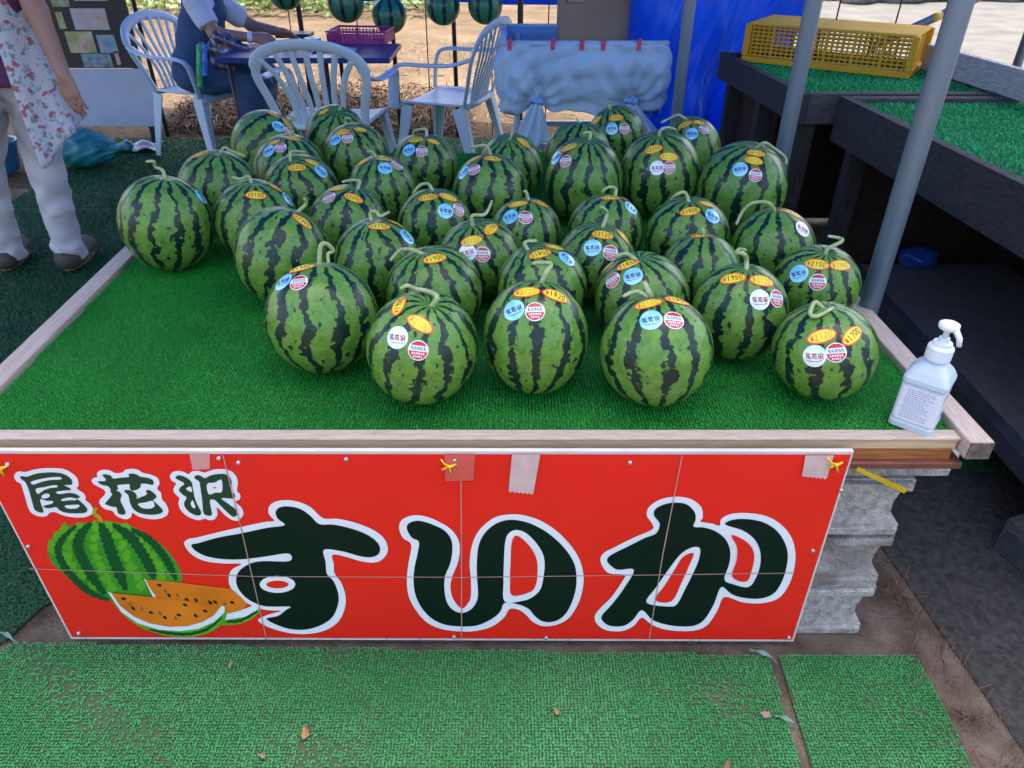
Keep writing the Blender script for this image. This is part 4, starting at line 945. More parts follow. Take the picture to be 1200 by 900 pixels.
mb = MB(); loft(mb, [[(x, y, z) for x, y in rsq(.0375, .0108)] for z in (.022, .093)]); lab = mb.build('label', LBL, bt)
mb = MB(); rq = random.Random(8)
for face in range(2):
    for k in range(15):
        z = .088 - k * .0043; x0 = -.026 + rq.uniform(0, .004); end = rq.uniform(.004, .026)
        while x0 < end:
            w = rq.uniform(.002, .006)
            P = [(x0, -.0378, z), (min(x0 + w, .027), -.0378, z), (min(x0 + w, .027), -.0378, z + .0015), (x0, -.0378, z + .0015)]
            if face: P = [(-.0378, -p[0], p[2]) for p in P]
            mb.poly(P); x0 += w + .0014
mb.build('print', LINK, lab)
mb = MB(); mb.lathe([(.0215, .146), (.0222, .148), (.0222, .170), (.0195, .173), (.0165, .175), (.0165, .180), (.009, .181), (.009, .190)], n=28); mb.build('collar', PUMP, bt, smooth=False, bevel=.001)
mb = MB(); mb.tube([(0, 0, .188), (0, 0, .205), (0, 0, .214)], .0052, 14)
mb.lathe([(.010, .2065), (.0155, .2075), (.0175, .211), (.0172, .217), (.012, .2195)], n=28); pm = mb.build('pump', PUMP, bt, smooth=True)
mb = MB(); mb.tube([(-.002, -.004, .212), (-.007, -.014, .210), (-.011, -.023, .200), (-.0125, -.027, .186)], [.0058, .0056, .005, .0042], 12); mb.build('spout', PUMP, pm, smooth=True)

# ------------------------------------------------------------------ the two timber platforms on the right
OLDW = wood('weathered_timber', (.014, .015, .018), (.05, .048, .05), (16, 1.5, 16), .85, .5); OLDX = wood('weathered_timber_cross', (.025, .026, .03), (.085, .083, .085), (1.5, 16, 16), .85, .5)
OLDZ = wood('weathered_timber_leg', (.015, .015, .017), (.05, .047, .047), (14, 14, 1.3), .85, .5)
ZP = .85
def platform(name_label, x0, x1, y0, y1, legs, matlabel, face_h, skew, panels=()):
    t = thing('timber_platform', ((x0 + x1) / 2, (y0 + y1) / 2, 0), name_label, 'platform', 'timber platforms with grass tops')
    sk = lambda x, y: (x + skew * (y1 - y), y)
    def brd(nm, ax, ay, bx, by, z0, z1, th, m):
        a = Vector((*sk(ax, ay), (z0 + z1) / 2)); b = Vector((*sk(bx, by), (z0 + z1) / 2)); mb = MB(); mb.bar(a, b, th, z1 - z0); return build_in(mb, nm, m, t, bevel=.003)
    brd('side_board', x0, y0, x0, y1, ZP - face_h, ZP, .035, OLDW); brd('side_board', x1, y0, x1, y1, ZP - face_h, ZP, .035, OLDW)
    brd('end_board', x0 + .0185, y0 + .018, x1 - .0185, y0 + .018, ZP - face_h + .002, ZP + .001, .036, OLDX); brd('end_board', x0 + .0185, y1 - .018, x1 - .0185, y1 - .018, ZP - face_h + .002, ZP - .002, .036, OLDX)
    n = max(3, round((y1 - y0) / .16))
    for k in range(n):
        ya = y0 + .038 + (y1 - y0 - .076) * k / n; yb = y0 + .038 + (y1 - y0 - .076) * (k + 1) / n - .003
        P = [(*sk(x0 + .019, ya), ZP - .05), (*sk(x1 - .019, ya), ZP - .05), (*sk(x1 - .019, yb), ZP - .05), (*sk(x0 + .019, yb), ZP - .05)]
        mb = MB(); mb.prism(P, (0, 0, .022)); build_in(mb, 'top_board', OLDX, t)
    for lx, ly in legs:
        x, y = sk(lx, ly); mb = MB(); mb.box((x, y, (ZP - face_h + .006) / 2 + .006), (.07, .055, ZP - face_h - .006)); build_in(mb, 'leg', OLDZ, t, bevel=.003)
    tm = turf_mat([sk(x0 + .02, y0 + .037), sk(x1 - .02, y0 + .037), sk(x1 - .02, y1 - .037), sk(x0 + .02, y1 - .037)], ZP - .0275, .004, .011, .010, .004, TURF_P, matlabel, 2, .6)
    for nm, ax, ay, bx, by in panels:                          # boards added to keep light out of the underside; rear left one is real
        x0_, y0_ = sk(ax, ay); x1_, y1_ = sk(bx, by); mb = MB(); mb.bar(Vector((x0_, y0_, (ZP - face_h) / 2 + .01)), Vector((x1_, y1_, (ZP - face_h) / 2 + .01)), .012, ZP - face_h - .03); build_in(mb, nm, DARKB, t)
    return t, sk
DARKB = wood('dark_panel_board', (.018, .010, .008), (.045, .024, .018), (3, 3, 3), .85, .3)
pa, pbk = on_z(945, 110, ZP), on_z(850, 62, ZP)
YR0, YR1 = pa.y, pbk.y + .03
rp_, skR = platform('dark weathered rear timber platform carrying the yellow crate', pbk.x, pbk.x + .78, YR0, YR1, [(pbk.x + .05, YR0 + .07), (pbk.x + .73, YR0 + .07), (pbk.x + .05, YR1 - .08), (pbk.x + .73, YR1 - .08), (pbk.x + .05, (YR0 + YR1) / 2)], 'green grass mat under the yellow crate on the rear platform', .115, (pa.x - pbk.x) / (YR1 - YR0), [('added_back_panel', pbk.x + .07, YR1 - .04, pbk.x + .72, YR1 - .04), ('side_panel', pbk.x + .09, YR0 + .42, pbk.x + .09, YR1 - .06), ('side_panel', pbk.x + .735, YR0 + .5, pbk.x + .735, YR1 - .06)])
pc = on_z(1005, 121, ZP); pd = on_z(1200, 215, ZP)
sk2 = (pd.x - pc.x) / (pc.y - pd.y)
platform('dark weathered timber platform in front of the rear one', pc.x, pc.x + .85, 1.30, YR0 - .03, [(pc.x + .055, YR0 - .12), (pc.x + .79, YR0 - .12), (pc.x + .055, 1.40), (pc.x + .79, 1.40)], 'green grass mat on the empty front platform', .165, sk2, [('added_back_panel', pc.x + .10, YR0 - .06, pc.x + .8, YR0 - .06), ('side_panel', pc.x + .83, 1.36, pc.x + .83, YR0 - .06), ('added_front_panel', pc.x + .04, 1.335, pc.x + .81, 1.335)])
# planks and low deck
PALE = wood('pale_worn_plank', (.30, .29, .27), (.55, .54, .51), (14, 1.4, 14), .85, .4)
q0, q1 = on_z(1076, 80, ZP), on_z(1215, 128, ZP)
mb = MB(); mb.bar(Vector((q0.x + .03, q0.y + .02, ZP + .045)), Vector((q1.x + .05, q1.y - .1, ZP + .05)), .03, .10); o = mb.build('plank', PALE, bevel=.003); tag(o, 'pale worn plank standing on edge along the rear platform', 'plank')
q0 = on_y(1056, 39, 3.9); q1 = on_y(1110, 14, 3.9)
br = thing('tent_brace', (q1.x + .6, 3.9, 0), 'sloping grey steel brace with yellow tape behind the crate', 'brace')
q2 = q1 + (q1 - q0) * 2.2; qm = q0 - (q1 - q0) * .6; qg = Vector((qm.x, 3.9, 0))
mb = MB(); mb.tube([qm, q2], .02, 16); mb.tube([q2 - Vector((0, 0, q2.z)), q2 + Vector((0, 0, .85))], .022, 16); mb.tube([qg, qm + Vector((0, 0, .02))], .02, 12); build_in(mb, 'pipe', STEEL, br, smooth=True)
mb = MB(); mb.tube([q1 - (q1 - q0) * .32, q1 - (q1 - q0) * .12], .0208, 16); build_in(mb, 'tape', mat('yellow_tape', (.55, .38, .03), .5), br, smooth=True)
DECKM = wood('deck_board', (.075, .068, .062), (.14, .13, .12), (12, 1.2, 12), .9, .35); IRON = mat('deck_iron', (.035, .04, .052), .5, scale=14, col2=(.07, .078, .095), metallic=.3)
dk = thing('low_deck', (1.7, 1.9, 0), 'low grey-brown board deck with dark iron edge under the front platform', 'deck')
e0, e1 = on_z(1192, 528, .25), on_z(1030, 350, .25)
dxy = (e1.x - e0.x) / (e1.y - e0.y); ex_ = lambda y: e0.x + dxy * (y - e0.y)
for k in range(5):
    o_ = .045 + k * .118
    mb = MB(); mb.prism([(ex_(1.12) + o_, 1.12, .225), (ex_(1.12) + o_ + .114, 1.12, .225), (ex_(2.68) + o_ + .114, 2.68, .225), (ex_(2.68) + o_, 2.68, .225)], (0, 0, .024)); build_in(mb, 'deck_board', DECKM, dk)
mb = MB(); mb.prism([(ex_(1.10), 1.10, .19), (ex_(1.10) + .042, 1.10, .19), (ex_(2.70) + .042, 2.70, .19), (ex_(2.70), 2.70, .19)], (0, 0, .062)); build_in(mb, 'iron_edge', IRON, dk, bevel=.002)
for y in (1.2, 1.95, 2.6):
    mb = MB(); mb.box((ex_(y) + .32, y, .115), (.56, .07, .213)); build_in(mb, 'bearer', OLDX, dk)
bpos = on_z(1183, 622, .10)
mb = MB(); mb.box((0, 0, .055), (.26, .085, .11)); mb.box((-.131, 0, .05), (.004, .06, .07), mi=1); o = mb.build('timber_offcut', [OLDX, IRON], bevel=.004); o.location = (bpos.x + .14, bpos.y + .03, .01); o.rotation_euler = (0, 0, .35)
tag(o, 'grey timber offcut lying on the asphalt near the concrete blocks', 'timber')
bb = on_z(1062, 312, .25)
BAG = mat('blue_bag', (.02, .06, .30), .3, var=.3, bump=.4, bscale=18)
rock('plastic_bag', (bb.x + .05, bb.y + .02, .25), (.075, .06, .045), 'crumpled dark blue plastic bag on the low deck', 'bag', None, BAG)

# ------------------------------------------------------------------ yellow crate
YEL = mat('crate_yellow', (.62, .33, .012), .45, var=.12, scale=6, trans=.12)
c0, c1 = on_z(872, 70, ZP - .01), on_z(1062, 90, ZP - .01)
cd = (c1 - c0); LEN = cd.length; ang = math.atan2(cd.y, cd.x)
HC = .165; WC = .33
ct = thing('produce_crate', (c0.x, c0.y, ZP - .015), 'yellow lattice produce crate upside down on the rear platform', 'crate', rz=ang)
def lattice(mb, o, ex, L, H, nx, nz, th, inner=.01):
    ez = Vector((0, 0, 1)); o = Vector(o); ex = Vector(ex)
    for k in range(nx + 1):
        w = .012 if k % 5 == 0 else .006
        mb.bar(o + ex * (L * k / nx) + ez * .02, o + ex * (L * k / nx) + ez * (H - .01), w, th, up=Vector((ex.y, -ex.x, 0)))
    for k in range(nz + 1):
        z = .03 + (H - .05) * k / nz; mb.bar(o + ex * .001 + ez * z, o + ex * (L - .001) + ez * z, th * .8, .006)
for nm, o_, e_, L_, n_ in (('lattice_side', (0, 0, 0), (1, 0, 0), LEN, 30), ('lattice_side', (0, WC, 0), (1, 0, 0), LEN, 30), ('lattice_end', (.012, .001, 0), (0, 1, 0), WC - .002, 18), ('lattice_end', (LEN - .012, .001, 0), (0, 1, 0), WC - .002, 18)):
    mb = MB(); lattice(mb, o_, e_, L_, HC, n_, 7, .006); mb.build(nm, YEL, ct)
mb = MB()
for z, h, ov in ((.012, .024, .012),):
    mb.box((LEN / 2, -ov / 2, z), (LEN + .02, .022, h)); mb.box((LEN / 2, WC + ov / 2, z), (LEN + .02, .022, h)); mb.box((-.0, WC / 2, z), (.022, WC - .01, h)); mb.box((LEN, WC / 2, z), (.022, WC - .01, h))
mb.build('rim', YEL, ct, bevel=.002)
mb = MB(); mb.box((LEN / 2, WC / 2, HC - .006), (LEN + .004, WC + .006, .012)); mb.build('base_panel', mat('crate_base', (.60, .36, .05), .85, var=.1, spec=.15), ct, bevel=.003)
for k, (x, y) in enumerate(((0, 0), (LEN, 0), (0, WC), (LEN, WC))):
    mb = MB(); mb.box((x, y, HC / 2 + .01), (.03, .02, HC - .03)); mb.build('corner_post', YEL, ct, bevel=.003)
mb = MB(); mb.box((.0, WC / 2, HC * .55), (.007, WC * .92, HC * .62)); mb.build('end_panel', YEL, ct, bevel=.002)

# ------------------------------------------------------------------ hanging blue tarps
tl = on_y(768, 30, 4.05); tr = on_y(975, 5, 4.05)
mb = MB()
def tarp(a, b):
    wig = .07 * math.sin(9 * a + 2.2 * b) + .05 * math.sin(21 * a + 5 * b * (1 - a)) + .022 * math.sin(34 * b + 9 * a + 2 * math.sin(11 * a)) + .03 * math.sin(17 * (a + b)) + .014 * abs(math.sin(41 * a - 23 * b))
    x = .60 + (.66 + .72 * (b ** 1.3)) * a; return (x, 4.02 + .10 * a + wig * (1 - .6 * b), .02 + 2.2 * b)
mb.sheet(tarp, 90, 110, .001)
TARP2 = mat('blue_tarp_wall', (.012, .14, .75), .36, scale=2.5, col2=(.02, .24, .92), bump=.5, bscale=7, trans=.55, spec=.5)
tag(mb.build('tarp_curtain', TARP2, smooth=True), 'wrinkled blue tarpaulin hanging behind the cart and rear platform', 'tarp')
ql, qr = on_y(425, 2, 5.75), on_y(660, 3, 5.75)
mb = MB(); mb.sheet(lambda a, b: (ql.x + (qr.x + .9 - ql.x) * a, 5.75 + .025 * math.sin(14 * a) + .01 * math.sin(40 * a + 3 * b), ql.z + .012 * math.sin(9 * a) - .02 * a + 1.33 * b), 50, 12, .001)
tag(mb.build('tarp_valance', TARP2, smooth=True), 'blue tarpaulin valance hanging at the open back of the stall', 'tarp')

# ------------------------------------------------------------------ watermelon balls on cords
BALLM = bpy.data.materials.new('striped_ball'); BALLM.use_nodes = True
nt = BALLM.node_tree; N = nt.nodes; Lk = nt.links; bs = N['Principled BSDF']; bs.inputs['Roughness'].default_value = .3
tcn = N.new('ShaderNodeTexCoord'); sxn = N.new('ShaderNodeSeparateXYZ'); Lk.new(tcn.outputs['Object'], sxn.inputs[0])
def mth(op, a, b=None):
    n = N.new('ShaderNodeMath'); n.operation = op
    for i, x in enumerate((a, b)):
        if x is None: continue
        if isinstance(x, (int, float)): n.inputs[i].default_value = x
        else: Lk.new(x, n.inputs[i])
    return n.outputs[0]
nz = N.new('ShaderNodeTexNoise'); nz.inputs['Scale'].default_value = 40; Lk.new(tcn.outputs['Object'], nz.inputs['Vector'])
stp = mth('ADD', mth('COSINE', mth('MULTIPLY', mth('ARCTAN2', sxn.outputs[1], sxn.outputs[0]), 8)), mth('MULTIPLY', mth('SUBTRACT', nz.outputs[0], .5), 1.0))
rmp = N.new('ShaderNodeValToRGB'); rmp.color_ramp.elements[0].position = .55; rmp.color_ramp.elements[1].position = .68; rmp.color_ramp.elements[0].color = (.03, .20, .10, 1); rmp.color_ramp.elements[1].color = (.006, .018, .02, 1)
Lk.new(stp, rmp.inputs[0]); Lk.new(rmp.outputs[0], bs.inputs['Base Color'])
CORD = mat('black_cord', (.02, .02, .02), .7)
for u, vb, lb in ((337, 12, 'beach ball highest of all above the seated person'), (408, 27, 'beach ball above the purple basket'), (458, 40, 'beach ball hanging lowest, beside the black pole'), (520, 30, 'beach ball left of the pole behind the chair'), (569, 29, 'beach ball between the chair back and the cart')):
    p = on_y(u, vb, 5.3); r = .112 if u != 408 else .118
    t = thing('striped_ball', (p.x, p.y, p.z), 'green watermelon-striped ' + lb, 'ball', 'watermelon-striped balls hanging in a row')
    bm = bmesh.new(); bmesh.ops.create_uvsphere(bm, u_segments=32, v_segments=20, radius=r); me = bpy.data.meshes.new('ball'); bm.to_mesh(me); bm.free()
    me.materials.append(BALLM); me.polygons.foreach_set('use_smooth', [True] * len(me.polygons)); o = bpy.data.objects.new('ball', me); COL.objects.link(o); o.parent = t; o.location = (0, 0, r); o.rotation_euler = (0, 0, u * .1)
    mb = MB(); mb.tube([(0, 0, 2 * r - .003), (0, 0, 2.33 - p.z)], .0025, 6); mb.build('cord', CORD, t)
for u, va, vb in ((506, 20, 157), (577, 25, 158), (342, 10, 50), (424, 68, 90), (979, -40, 27), (1047, -40, 36), (638, 30, 170)):
    p = on_z(u, vb, 0) if vb > 100 else on_y(u, vb, 5.35 if u < 600 else 3.7)
    if u > 900: p = on_y(u, vb, 3.75)
    if vb < 100 and u < 600: p = Vector((on_y(u, vb, 5.5).x, 5.5, .0))
    mb = MB(); mb.tube([(p.x, p.y, p.z), (p.x + .01, p.y, (p.z + 2.2) / 2), (p.x + .02, p.y, 2.24)], .004, 6); o = mb.build('cord', CORD)
    tag(o, {506: 'thin black cord running down behind the side-on white chair', 577: 'thin black cord between the side-on chair and the cart', 342: 'thin black cord behind the seated person', 424: 'thin black cord below the purple basket table', 979: 'thin black cord dropping behind the yellow crate near the blue tarp', 1047: 'thin black cord dropping behind the middle of the yellow crate', 638: 'thin black cord behind the cloth-covered cart'}[u], 'cord', 'thin black cords')

# ------------------------------------------------------------------ white plastic chairs
CH = mat('chair_plastic', (.52, .67, .72), .42, var=.05, scale=5)
def make_chair(label):
    t = thing('plastic_chair', (0, 0, 0), label, 'chair', 'white plastic garden chairs')
    mb = MB()
    def seat(a, b):
        x = (a - .5) * 2; y = -.20 + .43 * b; w = .215 + .025 * b
        z = .425 - .014 * (1 - x * x) * math.sin(math.pi * min(b * 1.1, 1)) - .045 * max(0, (b - .86) / .14) ** 2 + .012 * abs(x) ** 6
        return (x * w, y, z)
    mb.sheet(seat, 16, 16, .012); mb.build('seat', CH, t, smooth=True)
    mb = MB()
    arch = catmull([(-.205, -.19, .41), (-.235, -.235, .56), (-.262, -.272, .68), (-.235, -.305, .775), (-.14, -.325, .83), (0, -.332, .848), (.14, -.325, .83), (.235, -.305, .775), (.262, -.272, .68), (.235, -.235, .56), (.205, -.19, .41)], 6, False)
    mb.tube(arch, [.030 if 14 < k < len(arch) - 14 else .022 for k in range(len(arch))], 12, .36, up=(1, 0, 0)); bk = mb.build('backrest', CH, t, smooth=True)
    for k in range(7):
        s_ = (k - 3) / 3
        mb = MB(); pts = [(s_ * .115, -.195, .418), (s_ * .125, -.225, .55), (s_ * .16, -.275, .68), (s_ * .215, -.318, .842 - .07 * s_ * s_)]
        mb.tube(catmull(pts, 5, False), .0145, 8, .34, up=(1, 0, 0)); mb.build('slat', CH, bk, smooth=True)
    mb = MB(); mb.tube([(-.2, -.195, .415), (0, -.2, .41), (.2, -.195, .415)], .018, 8, .6); mb.build('lower_rail', CH, bk, smooth=True)
    for s_ in (-1, 1):
        mb = MB(); pts = [(s_ * .258, -.275, .69), (s_ * .285, -.15, .655), (s_ * .295, .02, .648), (s_ * .292, .14, .645), (s_ * .285, .195, .62), (s_ * .275, .215, .54), (s_ * .262, .22, .42)]
        mb.tube(catmull(pts, 6, False), .029, 12, .36, up=(1, 0, 0)); mb.build('armrest', CH, t, smooth=True)
        for y0, y1, x1 in ((.19, .245, .275), (-.19, -.29, .245)):
            mb = MB()
            for nx, ny in ((1, 0), (0, 1)):
                P0 = Vector((s_ * .215, y0, .415)); P1 = Vector((s_ * x1, y1, 0)); sg_ = 1 if y0 > 0 else -1
                if nx: mb.bar(P0 + Vector((s_ * .015, -sg_ * .028, 0)), P1 + Vector((s_ * .006, -sg_ * .014, 0)), .010, .075, up=Vector((0, 1, 0)), w2=.010, h2=.036)
                else: mb.bar(P0 + Vector((-s_ * .012, sg_ * .006, -.002)), P1 + Vector((-s_ * .006, sg_ * .002, .0)), .058, .010, up=Vector((0, 1, 0)), w2=.03, h2=.010)
            for q, p in enumerate(mb.v): mb.v[q] = (p[0], p[1], max(p[2], 0))
            mb.build('leg', CH, t, smooth=False, bevel=.003)
    return t
def copy_thing(o, label):
    c = o.copy(); COL.objects.link(c); c['label'] = label
    for ch in o.children:
        d = ch.copy(); COL.objects.link(d); d.parent = c
        for g in ch.children:
            e = g.copy(); COL.objects.link(e); e.parent = d
    return c
ch1 = make_chair('white plastic armchair under the seated person in denim')
ch2 = copy_thing(ch1, 'white plastic armchair seen from behind, slatted back toward the melons')
ch3 = copy_thing(ch1, 'empty white plastic armchair turned side-on beside the cloth-covered cart')
ch1.location = (-2.06, 5.10, .022); ch1.rotation_euler = (0, 0, math.radians(-112)); ch1.scale = (.98,) * 3
p2 = on_z(358, 54, .86); ch2.location = (p2.x + .02, p2.y + .33, .022); ch2.rotation_euler = (0, 0, math.radians(-5)); ch2.scale = (1.10, 1.05, 1.0)
ch3.location = (-.39, 4.72, .022); ch3.rotation_euler = (0, 0, math.radians(69)); ch3.scale = (1.02,) * 3

# ------------------------------------------------------------------ blue table, purple basket and small things
TBLUE = mat('table_navy', (.012, .03, .16), .35, var=.15); TLEG = mat('table_leg', (.03, .03, .035), .5)
tx1 = on_z(458, 66, .72).x; ty0 = on_z(458, 68, .72).y; tx0 = tx1 - 1.0; ty1 = ty0 + .52
tt = thing('folding_table', ((tx0 + tx1) / 2, (ty0 + ty1) / 2, .01), 'dark blue folding table with thin top under the purple basket', 'table')
mb = MB(); mb.box(((tx0 + tx1) / 2, (ty0 + ty1) / 2, .705), (tx1 - tx0, ty1 - ty0, .03)); build_in(mb, 'table_top', TBLUE, tt, bevel=.006)
for x in (tx0 + .06, tx1 - .38):
    for y in (ty0 + .06, ty1 - .06):
        mb = MB(); mb.tube([(x, y, .016), (x, y, .70)], .013, 10); build_in(mb, 'leg', TLEG, tt, smooth=True)
PUR = mat('basket_purple', (.36, .02, .19), .4, var=.1)
b0 = on_z(384, 52, .722); bkt = thing('lattice_basket', (b0.x, b0.y + .02, .721), 'purple plastic lattice basket on the blue table', 'basket', rz=math.radians(-6))
BL, BW, BH = .36, .25, .07
for nm, o_, e_, L_, n_ in (('lattice_side', (0, 0, -.018), (1, 0, 0), BL, 16), ('lattice_side', (0, BW, -.018), (1, 0, 0), BL, 16), ('lattice_end', (0, .001, -.018), (0, 1, 0), BW - .002, 12), ('lattice_end', (BL, .001, -.018), (0, 1, 0), BW - .002, 12)):
    mb = MB(); lattice(mb, o_, e_, L_, BH + .018, n_, 4, .004); mb.build(nm, PUR, bkt)
mb = MB(); mb.box((BL / 2, BW / 2, .003), (BL, BW, .006)); mb.build('base_panel', PUR, bkt)
mb = MB()
for q in (((BL / 2, 0, BH), (BL + .02, .016, .012)), ((BL / 2, BW, BH), (BL + .02, .016, .012)), ((0, BW / 2, BH), (.016, BW, .0122)), ((BL, BW / 2, BH), (.016, BW, .0122))): mb.box(*q)
mb.build('rim', PUR, bkt, bevel=.002)
tp = on_z(367, 54, .722)
mb = MB(); mb.lathe([(.022, 0), (.05, 0), (.052, .004), (.052, .044), (.05, .048), (.022, .048), (.022, 0)], n=28, cap=False); o = mb.build('tape_roll', mat('tape_roll', (.40, .50, .60), .35, var=.05), smooth=False, bevel=.001); o.location = (tp.x, tp.y, .7205); tag(o, 'pale roll of adhesive tape on the blue table by the basket', 'tape roll')
CL = mat('pale_cloth', (.42, .52, .66), .7, var=.12, bump=.4, bscale=20)
gp_ = on_z(392, 60, .722)
mb = MB(); mb.sheet(lambda a, b: (-.13 + .26 * a, -.05 + .10 * b + .02 * math.sin(5 * a), .012 + .022 * abs(math.sin(7 * a + 3 * b)) * math.sin(math.pi * a) * math.sin(math.pi * b)), 24, 12, .004); o = mb.build('crumpled_cloth', CL, smooth=True); o.location = (gp_.x, gp_.y, .7205); o.rotation_euler = (0, 0, .12); tag(o, 'crumpled pale blue cloth on the edge of the blue table', 'cloth')
pg = on_z(345, 43, .722); mb = MB(); mb.box((0, 0, .012), (.22, .15, .024)); o = mb.build('notebook', mat('notebook', (.02, .028, .05), .5), bevel=.004); o.location = (pg.x, pg.y + .02, .7205); tag(o, 'dark notebook under the hands of the seated person', 'notebook')
op = on_z(447, 124, 0); rock('scrap', (op.x, op.y, .05), (.03, .02, .02), 'small bright orange scrap lying on the straw', 'scrap', None, mat('orange_scrap', (.75, .10, .02), .5))

# ------------------------------------------------------------------ cloth-covered cart with a cardboard box
CLOTH = mat('cart_sheet', (.72, .89, 1.0), .5, var=.04, scale=4, bump=.25, bscale=22, trans=.55)
cy0 = 4.02
fl, fr = on_y(590, 50, cy0), on_y(782, 52, cy0); zr = (fl.z + fr.z) / 2; cx0, cx1 = fl.x, fr.x; cdp = .62
cart = thing('covered_cart', ((cx0 + cx1) / 2, cy0 + cdp / 2, 0), 'metal cart wrapped in a pale blue-white sheet tied in two knots', 'cart')
FR = mat('cart_frame', (.42, .47, .52), .4, metallic=.3)
for x in (cx0 + .07, cx1 - .07):
    for y in (cy0 + .06, cy0 + cdp - .06):
        mb = MB(); mb.tube([(x, y, 0), (x, y, zr - .03)], .016, 12); build_in(mb, 'leg', FR, cart, smooth=True)
for y in (cy0 + .06, cy0 + cdp - .06):
    mb = MB(); mb.bar((cx0 + .07, y, .33), (cx1 - .07, y, .33), .022, .03); build_in(mb, 'cross_bar', FR, cart)
mb = MB(); mb.box(((cx0 + cx1) / 2, cy0 + cdp / 2, zr - .17), (cx1 - cx0 - .06, cdp - .06, .02)); build_in(mb, 'tray', FR, cart)
nA = 120; rings = []
kn = (.205, .80)                                              # knot positions along the front
def skirt(u_, w):                                              # u_ along perimeter (0..1 front, then sides), w 0 rim .. 1 hem
    per = [(cx0, cy0), (cx1, cy0), (cx1, cy0 + cdp), (cx0, cy0 + cdp)]; L4 = [cx1 - cx0, cdp, cx1 - cx0, cdp]; tot = sum(L4); s_ = u_ * tot; k = 0
    while k < 3 and s_ > L4[k]: s_ -= L4[k]; k += 1
    a, b = Vector(per[k]), Vector(per[(k + 1) % 4]); d = (b - a) / L4[k]; n_ = Vector((d.y, -d.x)); p = a + d * s_
    front = k == 0; f = s_ / L4[0]
    gather = max(math.exp(-((f - q) / .07) ** 2) for q in kn) if front else 0
    bul = .03 * math.sin(math.pi * min(w * 1.15, 1)) * (1 - .9 * gather) + .018 * (.5 - abs(math.sin(s_ * 13 + 3 * w))) * w ** .7 + .012 * math.sin(s_ * 61 - 9 * w) * w + .014 * (abs(math.sin(9 * w + 8 * s_ + 2 * math.sin(5 * s_))) - .5) + .010 * (abs(math.sin(17 * s_ - 6 * w)) - .5)
    if front: 
        for q in kn: bul += .030 * (.5 - abs(math.sin(7 * math.atan2(w * .33 - .30, (f - q) * .92) + 3 * f))) * math.exp(-((f - q) / .26) ** 2) * (.3 + w)
    drop = .33 * (1 + .05 * math.sin(9 * f + 1)) if front else .34
    if front: drop *= 1 - .16 * gather + .05 * math.sin(math.pi * f)
    q2 = p + n_ * (bul + .006)
    return (q2.x, q2.y, zr - drop * w)
mb = MB(); mb.sheet(lambda a, b: skirt((a * 1.012) % 1.0, b), 240, 24, .0015); build_in(mb, 'sheet_skirt', CLOTH, cart, smooth=True)
mb = MB()
def lining(a, b):
    per = [(cx0 + .015, cy0 + .015), (cx1 - .015, cy0 + .015), (cx1 - .015, cy0 + cdp - .015), (cx0 + .015, cy0 + cdp - .015)]; q = a * 4; k = min(int(q), 3); f = q - k
    A, B = Vector(per[k]), Vector(per[(k + 1) % 4]); p = A + (B - A) * f; return (p.x, p.y, zr + .002 - .15 * b)
mb.sheet(lining, 80, 4, .0015); build_in(mb, 'sheet_lining', mat('cart_lining', (.13, .34, .62), .55, var=.1, bump=.3, bscale=12), cart, smooth=True)
mb = MB()
for (a, b) in (((cx0, cy0), (cx1, cy0)), ((cx1, cy0), (cx1, cy0 + cdp)), ((cx1, cy0 + cdp), (cx0, cy0 + cdp)), ((cx0, cy0 + cdp), (cx0, cy0))): mb.tube([(*a, zr), (*b, zr)], .014, 8)
build_in(mb, 'sheet_hem', CLOTH, cart, smooth=True)
for k, q in enumerate(kn):
    x = cx0 + (cx1 - cx0) * q; z0 = zr - .27; mb = MB(); sgn = -1 if k == 0 else 1
    mb.tube([(x + .03 * math.cos(g), cy0 - .035 + .016 * math.sin(g), z0 + .006 * math.sin(2 * g)) for g in [g_ * .4488 for g_ in range(15)]], .011, 8)
    build_in(mb, 'knot', mat('knot_blue', (.20, .42, .70), .5, var=.1), cart, smooth=True)
    mb = MB()
    def tail(a, b, x=x, z0=z0, sgn=sgn, k=k):
        ln = .235 if k == 0 else .26; w = .022 + (.085 if k == 0 else .075) * b ** .8
        fold = .020 * math.sin(a * 17 + 3 * b) * (b + .2)
        return (x + (a - .5) * 2 * w + sgn * (.12 if k else -.0) * b - (.03 * b if k == 0 else -.03 * b), cy0 - .04 - fold - .01 * math.sin(math.pi * a), z0 - .012 - ln * b * (1 - .22 * abs(a - (.3 if k == 0 else .6))))
    mb.sheet(tail, 30, 14, .002); build_in(mb, 'sheet_tail', CLOTH, cart, smooth=True)
PINK = mat('peg_pink', (.55, .09, .16), .5)
for u in (597, 648, 682, 707, 749):
    p = on_y(u, 52, cy0 - .016); mb = MB(); mb.box((p.x, cy0 - .014, zr - .005), (.022, .012, .05)); mb.box((p.x + .006, cy0 - .018, zr + .012), (.012, .012, .03)); build_in(mb, 'clip', PINK, cart, bevel=.002)
KRAFT = mat('cardboard', (.27, .20, .14), .8, var=.08, scale=5, bump=.1, bscale=50)
bl, brr = on_y(656, 48, cy0 + .16), on_y(757, 48, cy0 + .16)
bw = brr.x - bl.x; zb = zr - .159
cb = thing('cardboard_box', ((bl.x + brr.x) / 2, cy0 + .16, zb), 'plain brown cardboard carton standing in the cloth-covered cart', 'box')
